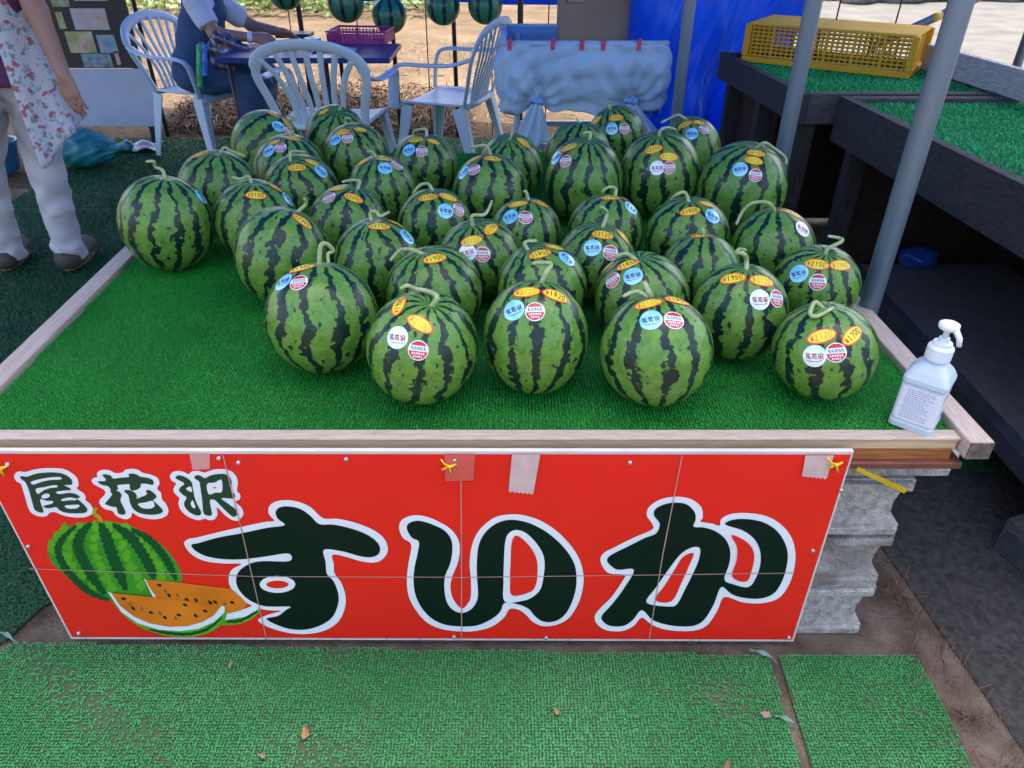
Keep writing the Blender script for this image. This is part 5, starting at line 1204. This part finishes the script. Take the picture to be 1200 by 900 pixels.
for nm, c, d in (('side_panel', (0, 0, .20), (bw, .006, .40)), ('side_panel', (0, .34, .20), (bw, .006, .40)), ('side_panel', (-bw / 2 + .003, .17, .20), (.006, .334, .40)), ('side_panel', (bw / 2 - .003, .17, .20), (.006, .334, .40)), ('bottom_panel', (0, .17, .003), (bw - .012, .334, .006)), ('lid_flap', (0, .083, .403), (bw, .166, .006)), ('lid_flap', (0, .253, .403), (bw, .166, .006))):
    mb = MB(); mb.box(c, d); mb.build(nm, KRAFT, cb)
lz = on_y(670, 1, cy0 + .16).z - zb
mb = MB(); mb.box((-bw / 2 + .075, -.0042, lz), (.10, .002, .022)); mb.build('label_strip', mat('label_grey', (.10, .09, .08), .5), cb)
mb = MB(); mb.box((-bw / 2 + .08, -.0056, lz), (.085, .001, .012)); mb.build('label_strip', mat('label_pale', (.30, .27, .22), .5), cb)

# ------------------------------------------------------------------ photo board, bags, bits at the left
bx = on_y(146, 0, 5.35).x; lx = bx - .66
BLK = mat('board_black', (.015, .016, .02), .5); PANEL = mat('board_pale', (.42, .47, .55), .5, var=.06)
bd = thing('photo_board', (lx + .33, 5.35, .0), 'black display board of melon photographs above a pale panel', 'board')
zlo = on_y(150, 147, 5.35).z; zmid = on_y(145, 80, 5.35).z
mb = MB(); mb.box((lx + .31, 5.36, (zmid + 1.55) / 2), (.70, .012, 1.55 - zmid)); pn = build_in(mb, 'board_panel', BLK, bd)
mb = MB(); mb.box((lx + .335, 5.33, (zlo + zmid) / 2), (.74, .014, zmid - zlo)); build_in(mb, 'lower_panel', PANEL, bd, bevel=.002)
for x in (lx + .02, lx + .6):
    mb = MB(); mb.bar((x, 5.385, 0), (x, 5.385, 1.5), .03, .03); build_in(mb, 'leg', BLK, bd)
def pmat(n, c1, c2, sc): return mat(n, c1, .35, col2=c2, scale=sc, detail=3)
PH = [pmat('photo_meadow', (.09, .22, .05), (.45, .42, .30), 14), pmat('photo_peach', (.50, .33, .26), (.40, .52, .56), 9), pmat('photo_fruit', (.45, .14, .05), (.55, .50, .40), 16), pmat('photo_leaf', (.05, .12, .10), (.30, .42, .48), 18), pmat('photo_field', (.22, .30, .08), (.55, .50, .30), 12), pmat('photo_sky', (.10, .25, .45), (.42, .50, .30), 11)]
def photo(u0, v0, u1, v1, m, extra=None):
    a, b = on_y(u0, v0, 5.348), on_y(u1, v1, 5.348); mb = MB(); mb.box(((a.x + b.x) / 2, 5.352, (a.z + b.z) / 2), (abs(b.x - a.x), .004, abs(a.z - b.z))); build_in(mb, 'photo', m, bd)
    if extra:
        c, r, mm = extra; cx = a.x + (b.x - a.x) * c[0]; cz = a.z + (b.z - a.z) * c[1]; mb = MB(); mb.poly([(cx + r * math.cos(k * .4488), 5.3495, cz + r * .8 * math.sin(k * .4488)) for k in range(14)]); build_in(mb, 'photo', mm, bd)
photo(58, -3, 82, 8, PH[0]); photo(84, -8, 126, 1, PH[1]); photo(81, 10, 129, 35, PH[1], ((.72, .55), .03, PH[2])); photo(64, 14, 78, 34, PH[4]); photo(75, 37, 114, 62, PH[4], ((.6, .6), .045, PH[2])); photo(112, 41, 139, 62, PH[5]); photo(94, 63, 133, 79, PH[3]); photo(133, 60, 142, 76, PH[2]); photo(52, 58, 68, 78, PH[4]); photo(40, 36, 54, 60, PH[0])
BAGM = mat('teal_bag', (.015, .17, .19), .4, scale=8, col2=(.03, .26, .28), bump=.6, bscale=16, trans=.15)
g0 = on_z(103, 199, .02)
S = SDF((-.26, -.2, -.02), (.30, .2, .30), .008); S.ell((-.02, 0, .10), (.19, .15, .11), .03); S.ell((-.06, .0, .13), (.13, .11, .11), .04); S.cap((.14, -.02, .10), (.21, -.03, .115), .05, .022, .03); S.cap((.215, -.03, .115), (.255, -.035, .13), .022, .035, .012)
S.wrinkle(lambda X, Y, Z: .003 * np.sin(70 * X + 40 * Z + 3 * np.sin(30 * Z)) + .0025 * np.sin(110 * Z - 60 * X + 20 * Y) * (X < .12) + .004 * np.sin(12 * np.arctan2(Z - .11, Y + .02)) * np.exp(-((X - .16) / .06) ** 2)); S.cut(lambda X, Y, Z: -Z)
o = S.mesh('tied_bag', BAGM); o.location = (g0.x - .02, g0.y + .10, .026); o.scale = (1.1, 1, 1.0); tag(o, 'knotted turquoise plastic bag on the grass carpet under the photo board', 'bag')
BUCK = mat('bucket_blue', (.02, .13, .22), .4, var=.1)
kb = on_z(-8, 206, .02); mb = MB(); mb.lathe([(.0, 0), (.10, 0), (.105, .01), (.135, .17), (.145, .175), (.145, .185), (.128, .18), (.098, .012), (0, .012)], n=32, cap=False); o = mb.build('bucket', BUCK, smooth=False); o.location = (kb.x, kb.y + .1, .024); tag(o, 'dark teal plastic bucket behind the legs of the standing person', 'bucket')
pp = on_z(163, 179, .02); mb = MB(); mb.sheet(lambda a, b: (-.14 + .28 * a, -.1 + .2 * b, .008 + .035 * abs(math.sin(6 * a + 2 * b) * math.sin(5 * b + a))), 16, 12, .002); o = mb.build('plastic_scrap', mat('pale_film', (.26, .28, .36), .4, var=.15), smooth=True); o.location = (pp.x - .03, pp.y + .10, .018); tag(o, 'crumpled pale plastic film beside the knotted turquoise bag', 'film')
GLV = mat('strap_green', (.22, .42, .34), .5, var=.15, trans=.3)
for u, v, s_, lb in ((893, 769, 1, 'torn pale green strap at the back edge where the front mats meet'), (920, 846, .8, 'torn pale green strap on the gap between the front mats'), (12, 748, 1.1, 'torn pale green strap where the dark carpet meets the front mat')):
    p = on_z(u, v, .012); mb = MB(); mb.sheet(lambda a, b: (s_ * (-.026 + .052 * a), s_ * (.014 - .03 * a + (.010 - .004 * a) * (b - .5)), .004 + .010 * math.sin(math.pi * a) + .004 * math.sin(9 * a + 3 * b)), 14, 4, .001)
    o = mb.build('mat_strap', GLV, smooth=True); o.location = (p.x, p.y, .012); tag(o, lb, 'strap', 'torn green mat straps')
LFM = [mat('leaf_tan', (.34, .19, .07), .8), mat('leaf_pink', (.30, .16, .15), .8), mat('leaf_brown', (.16, .09, .05), .8)]
for k, (u, v, s_, lb) in enumerate(((358, 860, .011, 'dry tan leaf lying near the middle of the front mat'), (307, 886, .008, 'pinkish dry petal on the front mat near a bald patch'), (183, 761, .008, 'tiny yellow leaf at the mat edge below the melon picture'), (270, 780, .007, 'tiny tan leaf on the mat below the sliced melon picture'), (897, 838, .009, 'small tan leaf beside the torn strap between mats'), (852, 898, .009, 'pale dry leaf near the gap between the front mats'), (652, 834, .008, 'small brown leaf on the mat in front of the letters'))):
    p = on_z(u, v, .02); mb = MB(); mb.sheet(lambda a, b: (s_ * (a - .5) * 1.5 * math.sin(math.pi * (.08 + .84 * b)) * (1 + .25 * math.sin(9 * b + 4 * a)), s_ * (b - .5) * 2.4, .3 * s_ * math.sin(3 * a + 2 * b)), 6, 8, .0006); o = mb.build('dry_leaf', LFM[k % 3], smooth=True); o.location = (p.x, p.y, .0225); o.rotation_euler = (.1, .2, k * 1.1); tag(o, lb, 'leaf', 'dry leaves on the front mat')

# ------------------------------------------------------------------ people
SKIN = mat('skin', (.36, .20, .14), .5, var=.08, scale=12); HAIR = mat('hair', (.02, .015, .012), .5); BEIGE = mat('beige_trousers', (.58, .56, .58), .75, var=.06, scale=6, bump=.2, bscale=120)
PURP = mat('purple_shirt', (.13, .028, .11), .75, var=.15); SHOE = mat('dark_shoe', (.07, .05, .042), .6); SOLE = mat('shoe_sole', (.16, .10, .07), .7); DENIM = mat('denim', (.022, .075, .17), .8, var=.2, scale=7, bump=.25, bscale=180); TEE = mat('white_tee', (.55, .62, .70), .75, var=.05)
fm = bpy.data.materials.new('floral_cotton'); fm.use_nodes = True; nt = fm.node_tree; N = nt.nodes; Lk = nt.links
bs = N['Principled BSDF']; bs.inputs['Roughness'].default_value = .8; tcn = N.new('ShaderNodeTexCoord')
def vor(scale, thr, col, prev, rnd_off):
    mpn = N.new('ShaderNodeMapping'); mpn.inputs['Location'].default_value = (rnd_off, rnd_off * 2, rnd_off * 3); Lk.new(tcn.outputs['Object'], mpn.inputs[0])
    nz_ = N.new('ShaderNodeTexNoise'); nz_.inputs['Scale'].default_value = scale * 2.2; Lk.new(mpn.outputs[0], nz_.inputs['Vector'])
    ad = N.new('ShaderNodeVectorMath'); ad.operation = 'MULTIPLY_ADD'; ad.inputs[1].default_value = (.04,) * 3; Lk.new(nz_.outputs['Color'], ad.inputs[0]); Lk.new(mpn.outputs[0], ad.inputs[2])
    vn = N.new('ShaderNodeTexVoronoi'); vn.inputs['Scale'].default_value = scale; Lk.new(ad.outputs[0], vn.inputs['Vector'])
    mr = N.new('ShaderNodeMapRange'); mr.inputs[1].default_value = thr; mr.inputs[2].default_value = thr + .05; mr.inputs[3].default_value = 1; mr.inputs[4].default_value = 0; Lk.new(vn.outputs['Distance'], mr.inputs[0])
    mx = N.new('ShaderNodeMix'); mx.data_type = 'RGBA'; Lk.new(mr.outputs[0], mx.inputs[0])
    if isinstance(prev, tuple): mx.inputs[6].default_value = prev
    else: Lk.new(prev, mx.inputs[6])
    mx.inputs[7].default_value = col; return mx.outputs[2]
c_ = vor(34, .30, (.30, .38, .46, 1), (.56, .56, .58, 1), .3); c_ = vor(27, .27, (.20, .30, .24, 1), c_, 1.7); c_ = vor(23, .25, (.40, .13, .15, 1), c_, 3.1); Lk.new(c_, bs.inputs['Base Color'])
def head(S, c, fwd, k=.02):
    c = np.array(c); f = np.array(fwd, float); f /= np.linalg.norm(f); sd_ = np.array([f[1], -f[0], 0]); up = np.array([0, 0, 1.])
    S.ell(c + up * .02, (.078, .088, .105), .03); S.cap(c - up * .05 + f * .035, c - up * .075 + f * .05, .045, .035, .03)
    S.cap(c + f * .085 + up * .01, c + f * .105 - up * .022, .010, .014, .012)                          # nose
    for s_ in (-1, 1):
        S.ell(c + sd_ * .078 * s_ - up * .005, (.012, .018, .03), .01); S.cap(c + f * .083 + sd_ * (.014 * s_) - up * .052, c + f * .078 + sd_ * (.026 * s_) - up * .05, .007, .006, .006)
        S.ell(c + f * .076 + sd_ * .032 * s_ + up * .022, (.015, .015, .012), .006)
def face_bits(t, c, fwd, name_prefix=''):
    c = Vector(c); f = Vector(fwd).normalized(); sd_ = Vector((f.y, -f.x, 0)); mb = MB()
    for s_ in (-1, 1): mb.lathe([(0.0001, -.006), (.006, -.003), (.007, 0), (.006, .003), (.0001, .006)], c=c + f * .087 + sd_ * .032 * s_ + Vector((0, 0, .022)), n=10)
    build_in(mb, 'eyes', mat('eye_dark', (.02, .014, .01), .2), t, smooth=True)
def hair(t, c, fwd, bun=True):
    c = np.array(c); f = np.array(fwd, float); f /= np.linalg.norm(f)
    S = SDF(c - .22, c + .2, .009); S.ell(c + np.array([0, 0, .035]) - f * .012, (.092, .099, .105), .02)
    if bun: S.ell(c - f * .115 + np.array([0, 0, .03]), (.045, .045, .045), .02)
    S.cut(lambda X, Y, Z: ((X - c[0]) * f[0] + (Y - c[1]) * f[1]) * 1.0 - .045 - np.clip(Z - c[2] - .05, 0, 1) * 1.1); S.cut(lambda X, Y, Z: c[2] - .06 - Z)
    S.mesh('hair', HAIR, t, tuple(t.location))
# person standing at the left, seen from behind, one arm hanging
sp = thing('person', (-2.02, 3.1, .02), 'standing person in floral apron, purple shirt and beige trousers, one arm hanging down', 'person')
O = (-2.02, 3.1, .02)
HIPc = (-2.0, 3.08, .94)
S = SDF((-2.62, 2.85, 0), (-1.62, 3.50, 1.74), .0078)
S.cap((-2.0, 3.08, .93), (-2.0, 3.07, 1.14), .125, .11, .05, (1, 1.15, 1)); S.cap((-2.0, 3.07, 1.16), (-1.995, 3.06, 1.34), .118, .10, .05, (.85, 1.1, 1))
S.cap((-2.14, 3.06, 1.375), (-1.85, 3.06, 1.375), .055, .055, .05); S.cap((-2.0, 3.07, 1.38), (-2.0, 3.085, 1.50), .052, .05, .03)
head(S, (-2.0, 3.11, 1.575), (-.2, 1, 0))
for hx, kx, ax_, fy in ((-1.925, -2.005, -2.062, 3.17), (-2.10, -2.27, -2.355, 3.17)):
    S.cap((hx, 3.08, .90), (kx, 3.12, .50), .088, .058, .04); S.cap((kx, 3.12, .50), (ax_, fy, .11), .056, .038, .02); S.cap((ax_, fy, .095), (ax_ - .015, fy + .12, .075), .03, .024, .02)
S.cap((-1.835, 3.06, 1.365), (-1.765, 3.01, 1.115), .048, .040, .03); S.cap((-1.765, 3.01, 1.115), (-1.712, 2.96, .905), .040, .026, .015)
S.cap((-2.165, 3.06, 1.365), (-2.26, 3.05, 1.13), .05, .043, .03); S.cap((-2.26, 3.05, 1.13), (-2.28, 3.18, .96), .043, .027, .015)
def hand(S, w, dn, wd, nm, L=1.0):      # wrist, finger direction, thumb side, palm normal
    w, dn, wd, nm = [np.array(q, float) for q in (w, dn, wd, nm)]; dn /= np.linalg.norm(dn); wd -= dn * (wd @ dn); wd /= np.linalg.norm(wd); nm /= np.linalg.norm(nm)
    for k in range(4):
        o_ = (1.5 - k) * .019; kn_ = w + dn * (.072 - .004 * abs(k - 1)) + wd * o_; S.cap(w + dn * .01 + wd * o_ * .7, kn_, .0145, .0125, .012)
        l1 = (.036, .041, .039, .031)[k] * L; m_ = kn_ + dn * l1 + nm * .006; e_ = m_ + dn * l1 * .78 + nm * .016; S.cap(kn_, m_, .0095, .0085, .002); S.cap(m_, e_, .0085, .0068, .002)
    b_ = w + dn * .022 + wd * .026; m_ = b_ + dn * .034 + wd * .020 + nm * .008; S.cap(w + dn * .012 + wd * .012, b_, .016, .013, .012); S.cap(b_, m_, .0125, .0105, .006); S.cap(m_, m_ + dn * .030 + nm * .006 + wd * .002, .0105, .008, .004)
hand(S, (-1.712, 2.96, .90), (.10, -.02, -1), (-1, .25, 0), (.3, .9, 0), 1.08); hand(S, (-2.28, 3.18, .955), (.1, .6, -.8), (1, 0, .1), (.2, .5, .5))
S.mesh('body', SKIN, sp, O); hair(sp, (-2.0, 3.11, 1.575), (-.2, 1, 0)); face_bits(sp, (-2.0, 3.11, 1.575), (-.2, 1, 0))
S = SDF((-2.62, 2.85, .02), (-1.66, 3.45, 1.1), .0085)
S.cap((-2.0, 3.08, .93), (-2.0, 3.07, 1.03), .130, .12, .04, (1, 1.12, 1))
for hx, kx, ax_ in ((-1.925, -2.005, -2.062), (-2.10, -2.27, -2.35)):
    S.cap((hx, 3.075, .90), (kx, 3.115, .50), .096, .070, .04); S.cap((kx, 3.115, .50), (ax_, 3.165, .13), .070, .062, .02); S.cap((ax_, 3.165, .13), (ax_, 3.17, .075), .063, .067, .02)
S.wrinkle(lambda X, Y, Z: .0045 * np.sin(85 * Z + 30 * X + 25 * Y + 3 * np.sin(40 * X + 9 * Z)) * np.exp(-((Z - .13) / .07) ** 2) + .0045 * np.sin(34 * Z - 46 * X + 34 * Y + 2 * np.sin(17 * Z)) * (Z > .3) + .003 * np.sin(44 * X - 32 * Y + 30 * Z))
S.cut(lambda X, Y, Z: .062 - Z); S.cut(lambda X, Y, Z: Z - 1.04); S.mesh('trousers', BEIGE, sp, O)
for ax_, dx in ((-2.062, -.02), (-2.355, -.05)):
    S = SDF((ax_ - .14, 3.0, .015), (ax_ + .12, 3.46, .16), .006); S.cap((ax_, 3.13, .075), (ax_ + dx, 3.33, .06), .056, .05, .03); S.cap((ax_, 3.16, .10), (ax_, 3.17, .12), .05, .05, .02); S.cut(lambda X, Y, Z: .042 - Z); S.cut(lambda X, Y, Z: Z - .115); s1 = S.mesh('shoe', SHOE, sp, O)
    mb = MB(); pts = [(ax_ + math.cos(a) * .052 + dx * (.5 + .5 * math.sin(a)), 3.23 + math.sin(a) * .135, .0285) for a in [2 * math.pi * k / 24 for k in range(24)]]; mb.prism(pts, (0, 0, .022)); build_in(mb, 'sole', SOLE, s1)
S = SDF((-2.42, 2.82, .82), (-1.64, 3.3, 1.48), .0085); S.cap((-2.0, 3.08, .90), (-2.0, 3.07, 1.14), .162, .148, .05, (1, 1.12, 1)); S.cap((-2.0, 3.07, 1.16), (-1.995, 3.06, 1.34), .148, .125, .05, (.85, 1.1, 1)); S.cap((-2.14, 3.06, 1.375), (-1.85, 3.06, 1.375), .072, .072, .05)
S.cap((-1.835, 3.06, 1.365), (-1.785, 3.025, 1.19), .066, .066, .03); S.cap((-2.165, 3.06, 1.365), (-2.25, 3.05, 1.18), .066, .066, .03)
S.wrinkle(lambda X, Y, Z: .003 * np.sin(50 * Z + 20 * X)); S.cut(lambda X, Y, Z: .86 - Z); S.cut(lambda X, Y, Z: Z - 1.435); S.cut(lambda X, Y, Z: 1.18 - Z - 1.0 * (np.abs(X + 2.0) < .19)); S.mesh('shirt', PURP, sp, O)
mb = MB()
def apron(a, b):
    th = math.radians(-58 + 276 * a)                           # right-back, round the front, to left-back
    z = 1.30 - .60 * b; edge = math.exp(-(a / .10) ** 2); z -= .13 * b * edge + .02 * b * math.sin(9 * a)
    rx = .168 + .0 * b + .045 * b * b; ry = .150 + .035 * b + .03 * b * b
    fold = .014 * math.sin(34 * a + 2 * b) * b
    flare = .012 * b * b * edge
    return (-2.0 + (rx + fold + flare) * math.cos(th), 3.075 + (ry + fold) * math.sin(th), z)
mb.sheet(apron, 90, 30, .002); ap = build_in(mb, 'apron', fm, sp, smooth=True)
mb = MB()
def panel(a, b):                                               # left back panel of the wrap
    th = math.radians(-142 + 44 * a); z = 1.32 - (.74 - .05 * a) * b; rr_ = .172 + .04 * b + .012 * math.sin(8 * a + 3 * b)
    return (-2.01 + (rr_ + .012) * math.cos(th) * 1.06, 3.075 + (rr_ + .004) * math.sin(th), z)
mb.sheet(panel, 20, 26, .002); build_in(mb, 'apron_panel', fm, ap, smooth=True)
mb = MB()
for dx, dz in ((-.05, -.16), (.035, -.20)):
    mb.sheet(lambda a, b, dx=dx, dz=dz: (-2.03 + dx * b + .032 * (a - .5), 2.885 - .02 * math.sin(math.pi * b), 1.0 + dz * b), 3, 12, .002)
mb.lathe([(.005, -.02), (.022, -.012), (.024, .008), (.006, .02)], c=(-2.03, 2.887, 1.0), n=14); build_in(mb, 'apron_tie', fm, ap, smooth=True)

# person sitting in denim overalls
sw = thing('person', (-2.000, 5.02, .02), 'seated person in denim overalls and white tee writing at the blue table', 'person')
O = (-2.000, 5.02, .02); Hc = (-1.830, 5.0, 1.19)
S = SDF((-2.260, 4.66, 0), (-1.150, 5.36, 1.36), .009)
S.cap((-2.040, 5.02, .56), (-1.950, 5.0, .74), .12, .105, .05, (1.1, .9, 1)); S.cap((-1.950, 5.0, .76), (-1.890, 5.0, .93), .108, .10, .05, (1.1, .85, 1)); S.cap((-1.885, 4.86, .965), (-1.885, 5.14, .965), .05, .05, .05); S.cap((-1.880, 5.0, .97), (-1.855, 5.0, 1.10), .048, .046, .03); head(S, Hc, (1, -.1, -.2))
for y0 in (4.92, 5.10):
    S.cap((-2.020, y0, .54), (-1.640, y0 - .01, .52), .085, .065, .03); S.cap((-1.640, y0 - .01, .52), (-1.700, y0, .11), .055, .038, .02); S.cap((-1.700, y0, .08), (-1.540, y0 - .01, .055), .036, .028, .02)
wr = on_y(297, 44, 4.86); el_ = on_y(252, 40, 4.80)
S.cap((-1.885, 4.845, .955), tuple(el_), .047, .040, .03); S.cap(tuple(el_), tuple(wr), .039, .026, .015); hand(S, tuple(wr), (1, .12, -.12), (0, .7, .6), (.1, .3, -.9), .8)
S.cap((-1.885, 5.155, .955), (-1.680, 5.20, .79), .047, .04, .03); S.cap((-1.680, 5.20, .79), (-1.460, 5.05, .775), .039, .026, .015); hand(S, (-1.460, 5.05, .775), (1, -.4, -.15), (0, -.7, .6), (.1, .3, -.9), .8)
S.mesh('body', SKIN, sw, O); hair(sw, Hc, (1, -.1, -.2)); face_bits(sw, Hc, (1, -.1, -.2))
S = SDF((-2.300, 4.66, .03), (-1.400, 5.36, 1.06), .0095)
S.cap((-2.040, 5.02, .565), (-1.950, 5.0, .74), .148, .142, .05, (1.08, .86, 1)); S.cap((-1.950, 5.0, .76), (-1.895, 5.0, .92), .140, .130, .04, (1.02, .95, 1))
for y0 in (4.92, 5.10):
    S.cap((-2.020, y0, .545), (-1.640, y0 - .01, .52), .108, .095, .05); S.cap((-1.640, y0 - .01, .50), (-1.730, y0, .10), .10, .115, .05)
    S.cap((-1.930, y0 + (.01 if y0 < 5 else -.01), .86), (-1.920, y0 + (.01 if y0 < 5 else -.01), 1.02), .028, .026, .02)
S.wrinkle(lambda X, Y, Z: .006 * np.sin(26 * X + 30 * Y + 5 * Z) * (Z < .5) + .004 * np.sin(50 * Z + 22 * X)); S.cut(lambda X, Y, Z: .075 - Z); S.cut(lambda X, Y, Z: Z - 1.015); S.mesh('denim_overalls', DENIM, sw, O)
S = SDF((-2.200, 4.7, .62), (-1.600, 5.32, 1.1), .0085); S.cap((-1.950, 5.0, .70), (-1.890, 5.0, .93), .117, .113, .05, (1.08, .87, 1)); S.cap((-1.885, 4.86, .965), (-1.885, 5.14, .965), .066, .066, .05); a_ = Vector((-1.885, 4.845, .955)); m_ = a_ + (el_ - a_) * .62; S.cap(tuple(a_), tuple(m_), .064, .066, .03); S.cap((-1.885, 5.155, .955), (-1.760, 5.18, .85), .064, .066, .03)
d_ = (el_ - a_).normalized()
S.wrinkle(lambda X, Y, Z: .003 * np.sin(60 * Z + 25 * X)); S.cut(lambda X, Y, Z: Z - 1.025); S.cut(lambda X, Y, Z: .66 - Z); S.cut(lambda X, Y, Z: (X - m_.x) * d_.x + (Y - m_.y) * d_.y + (Z - m_.z) * d_.z - .02); S.mesh('white_tee', TEE, sw, O)
wd_ = (wr - el_).normalized(); pw = el_ + (wr - el_) * .90
mb = MB(); mb.tube([pw - wd_ * .014, pw + wd_ * .014], .0335, 18); build_in(mb, 'wristband', mat('watch_white', (.70, .76, .82), .35), sw, smooth=False)
for y0 in (4.915, 5.095):
    S = SDF((-1.820, y0 - .08, .015), (-1.440, y0 + .08, .14), .007); S.cap((-1.710, y0, .07), (-1.540, y0, .055), .046, .04, .03); S.cut(lambda X, Y, Z: .026 - Z); S.cut(lambda X, Y, Z: Z - .105); S.mesh('shoe', SHOE, sw, O)
FOIL = mat('foil_bag', (.03, .03, .05), .22, scale=22, col2=(.22, .22, .30), metallic=.5, bump=.8, bscale=22)
bgp = on_y(262, 62, 4.77)
S = SDF((-.16, -.06, -.17), (.16, .06, .16), .006); S.ell((0, 0, 0), (.12, .035, .10), .02); S.ell((.03, 0, .04), (.09, .03, .07), .02); S.wrinkle(lambda X, Y, Z: .009 * np.sin(50 * X + 30 * Z) * np.sin(40 * Z - 20 * X) + .004 * np.sin(110 * X)); o = S.mesh('foil_pouch', FOIL); o.location = bgp; tag(o, 'shiny dark foil pouch on the lap of the seated person', 'pouch')
for u, v0, v1, lb in ((234, 52, 103, 'green glittering holographic ribbon hanging at the hip of the seated person'), (241, 52, 89, 'blue glittering holographic ribbon hanging at the hip of the seated person')):
    a, b = on_y(u - 1, v0, 4.735), on_y(u, v1, 4.735); mb = MB(); mb.sheet(lambda p, q: (a.x + (b.x - a.x) * q + .034 * (p - .5), 4.735 - .006 * (u > 236) + .003 * math.sin(9 * q), a.z + (b.z - a.z) * q), 2, 20, .001); tag(mb.build('ribbon', mat('ribbon_green', (.01, .30, .08), .25, scale=40, col2=(.05, .6, .25)) if u < 236 else mat('ribbon_blue', (.01, .06, .5), .25, scale=40, col2=(.05, .3, .9)), smooth=True), lb, 'ribbon')
